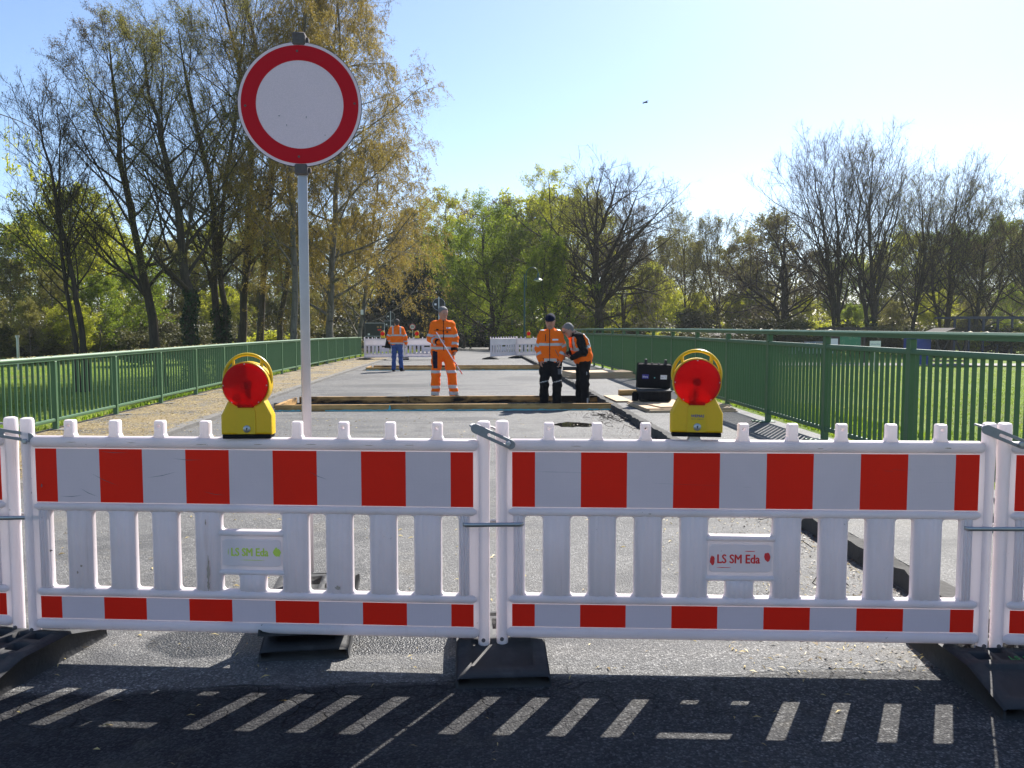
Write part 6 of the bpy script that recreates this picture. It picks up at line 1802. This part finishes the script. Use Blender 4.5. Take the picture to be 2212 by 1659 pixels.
thicket("undergrowth", "dense undergrowth of the wood beyond the low railing", -80, -10, 100, 114, -1.8, 9, 26000, 'leafdull', 93)
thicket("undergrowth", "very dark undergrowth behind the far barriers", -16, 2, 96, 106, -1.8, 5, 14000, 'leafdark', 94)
# the willow twigs hanging into the upper left corner
rg = np.random.default_rng(95)
root = thing("willow_branch", "few hanging willow twigs with fresh leaf tips at the upper left", "branch", tuple(far(-30, 225, 9)))
o0 = np.array(far(-30, 225, 9))
main = [np.array(far(a, b, 9)) - o0 for a, b in ((-30, 235), (5, 250), (30, 255), (60, 268), (100, 300))]
P0 = resample(main, 8)[None]; R0 = np.linspace(.006, .003, 8)[None]
ends = [((10, 252), (12, 300), (14, 350)), ((28, 256), (32, 310), (35, 370)), ((52, 264), (62, 320), (66, 385)), ((75, 280), (86, 340), (90, 395)), ((18, 253), (22, 330), (20, 372))]
PP = np.stack([resample([np.array(far(a, b, 9)) - o0 for a, b in e], 6) for e in ends])
V, F = tubes([(P0, R0, 4), (PP, np.linspace(.003, .0015, 6)[None].repeat(len(ends), 0), 3)])
put("twigs", np_mesh("twigs", V, F, M['birchbark'], True), root)
V, F, tn = leaves(rg, PP, 150, .045, .012, .3, hang=1.5); V2, F2, tn2 = leaves(rg, PP[:, 4:], 60, .07, .02, .3, hang=1)
lt = put("leaf_tips", np_mesh("leaf_tips", np.concatenate([V, V2]), np.concatenate([F, F2 + len(V)]), M['leaflime'], False, np.concatenate([tn, tn2])), root)
tag(lt, kind='stuff')
# ---- grass
def grass(name, label, fn, n, h, seed):
    rg = np.random.default_rng(seed)
    x, y = fn(rg, n)
    keep = (np.sin(x * .42 + 1.7 * np.sin(y * .21)) * np.sin(y * .33 + x * .11) < .38) | (rg.uniform(0, 1, n) < .18)   # thin, worn patches
    x, y = x[keep], y[keep]; n = len(x); z = terrain(x, y)
    an = rg.uniform(0, 2 * PI, n); w = h * .22; hh = h * rg.uniform(.4, 1.2, n)
    c = np.stack([x, y, z], 1); d = np.stack([np.cos(an), np.sin(an), 0 * an], 1) * w
    tipv = c + np.stack([rg.normal(0, h * .35, n), rg.normal(0, h * .35, n), hh], 1)
    V = np.stack([c - d, c + d, tipv], 1).reshape(-1, 3)
    g = .5 + .3 * np.sin(x * .8 + np.sin(y)) * np.sin(y * .6) + rg.normal(0, .22, n)
    o = put(name, np_mesh(name, V, np.arange(3 * n).reshape(n, 3), M['grass'], False, np.repeat(np.clip(g, 0, 1), 3)))
    tag(o, label, "grass", kind='stuff')
def fan(side):
    def f(rg, n):
        y = 8 + 60 * rg.uniform(0, 1, n) ** 1.4
        lo, hi = (4.95, .64 * 68) if side > 0 else (-.70 * 68, -6.4)
        x = (5.0 + (y * .72 - 3) * rg.uniform(0, 1, n) ** 1.1) if side > 0 else (-6.4 - (y * .72 - 3) * rg.uniform(0, 1, n) ** 1.1)
        return x, y
    return f
grass("grass", "tufted meadow grass right of the tall railing", fan(1), 90000, .075, 96)
grass("grass", "meadow grass left of the low railing", fan(-1), 50000, .10, 97)
def ends_(rg, n):
    x = np.concatenate([rg.uniform(-12, -4.6, n // 2), rg.uniform(3.2, 12, n - n // 2)]); return x, rg.uniform(45, 78, n)
grass("grass", "grass verge beyond the far barriers", ends_, 26000, .18, 98)
# ================================================================== AIR
hz = MB().box((0, 435, 17.5), (860, 960, 45)).build("haze", M['paper'])
hm, hnt, hout = node_mat("thin_spring_haze")
hv = hnt.nodes.new("ShaderNodeVolumePrincipled")
hv.inputs["Color"].default_value = (.92, .95, 1, 1)
hv.inputs["Density"].default_value = 0.00022
hv.inputs["Anisotropy"].default_value = 0.2
hnt.links.new(hv.outputs[0], hout.inputs["Volume"])
hz.data.materials.clear(); hz.data.materials.append(hm)
tag(hz, "thin spring haze between the bridge and the wood", kind='stuff')
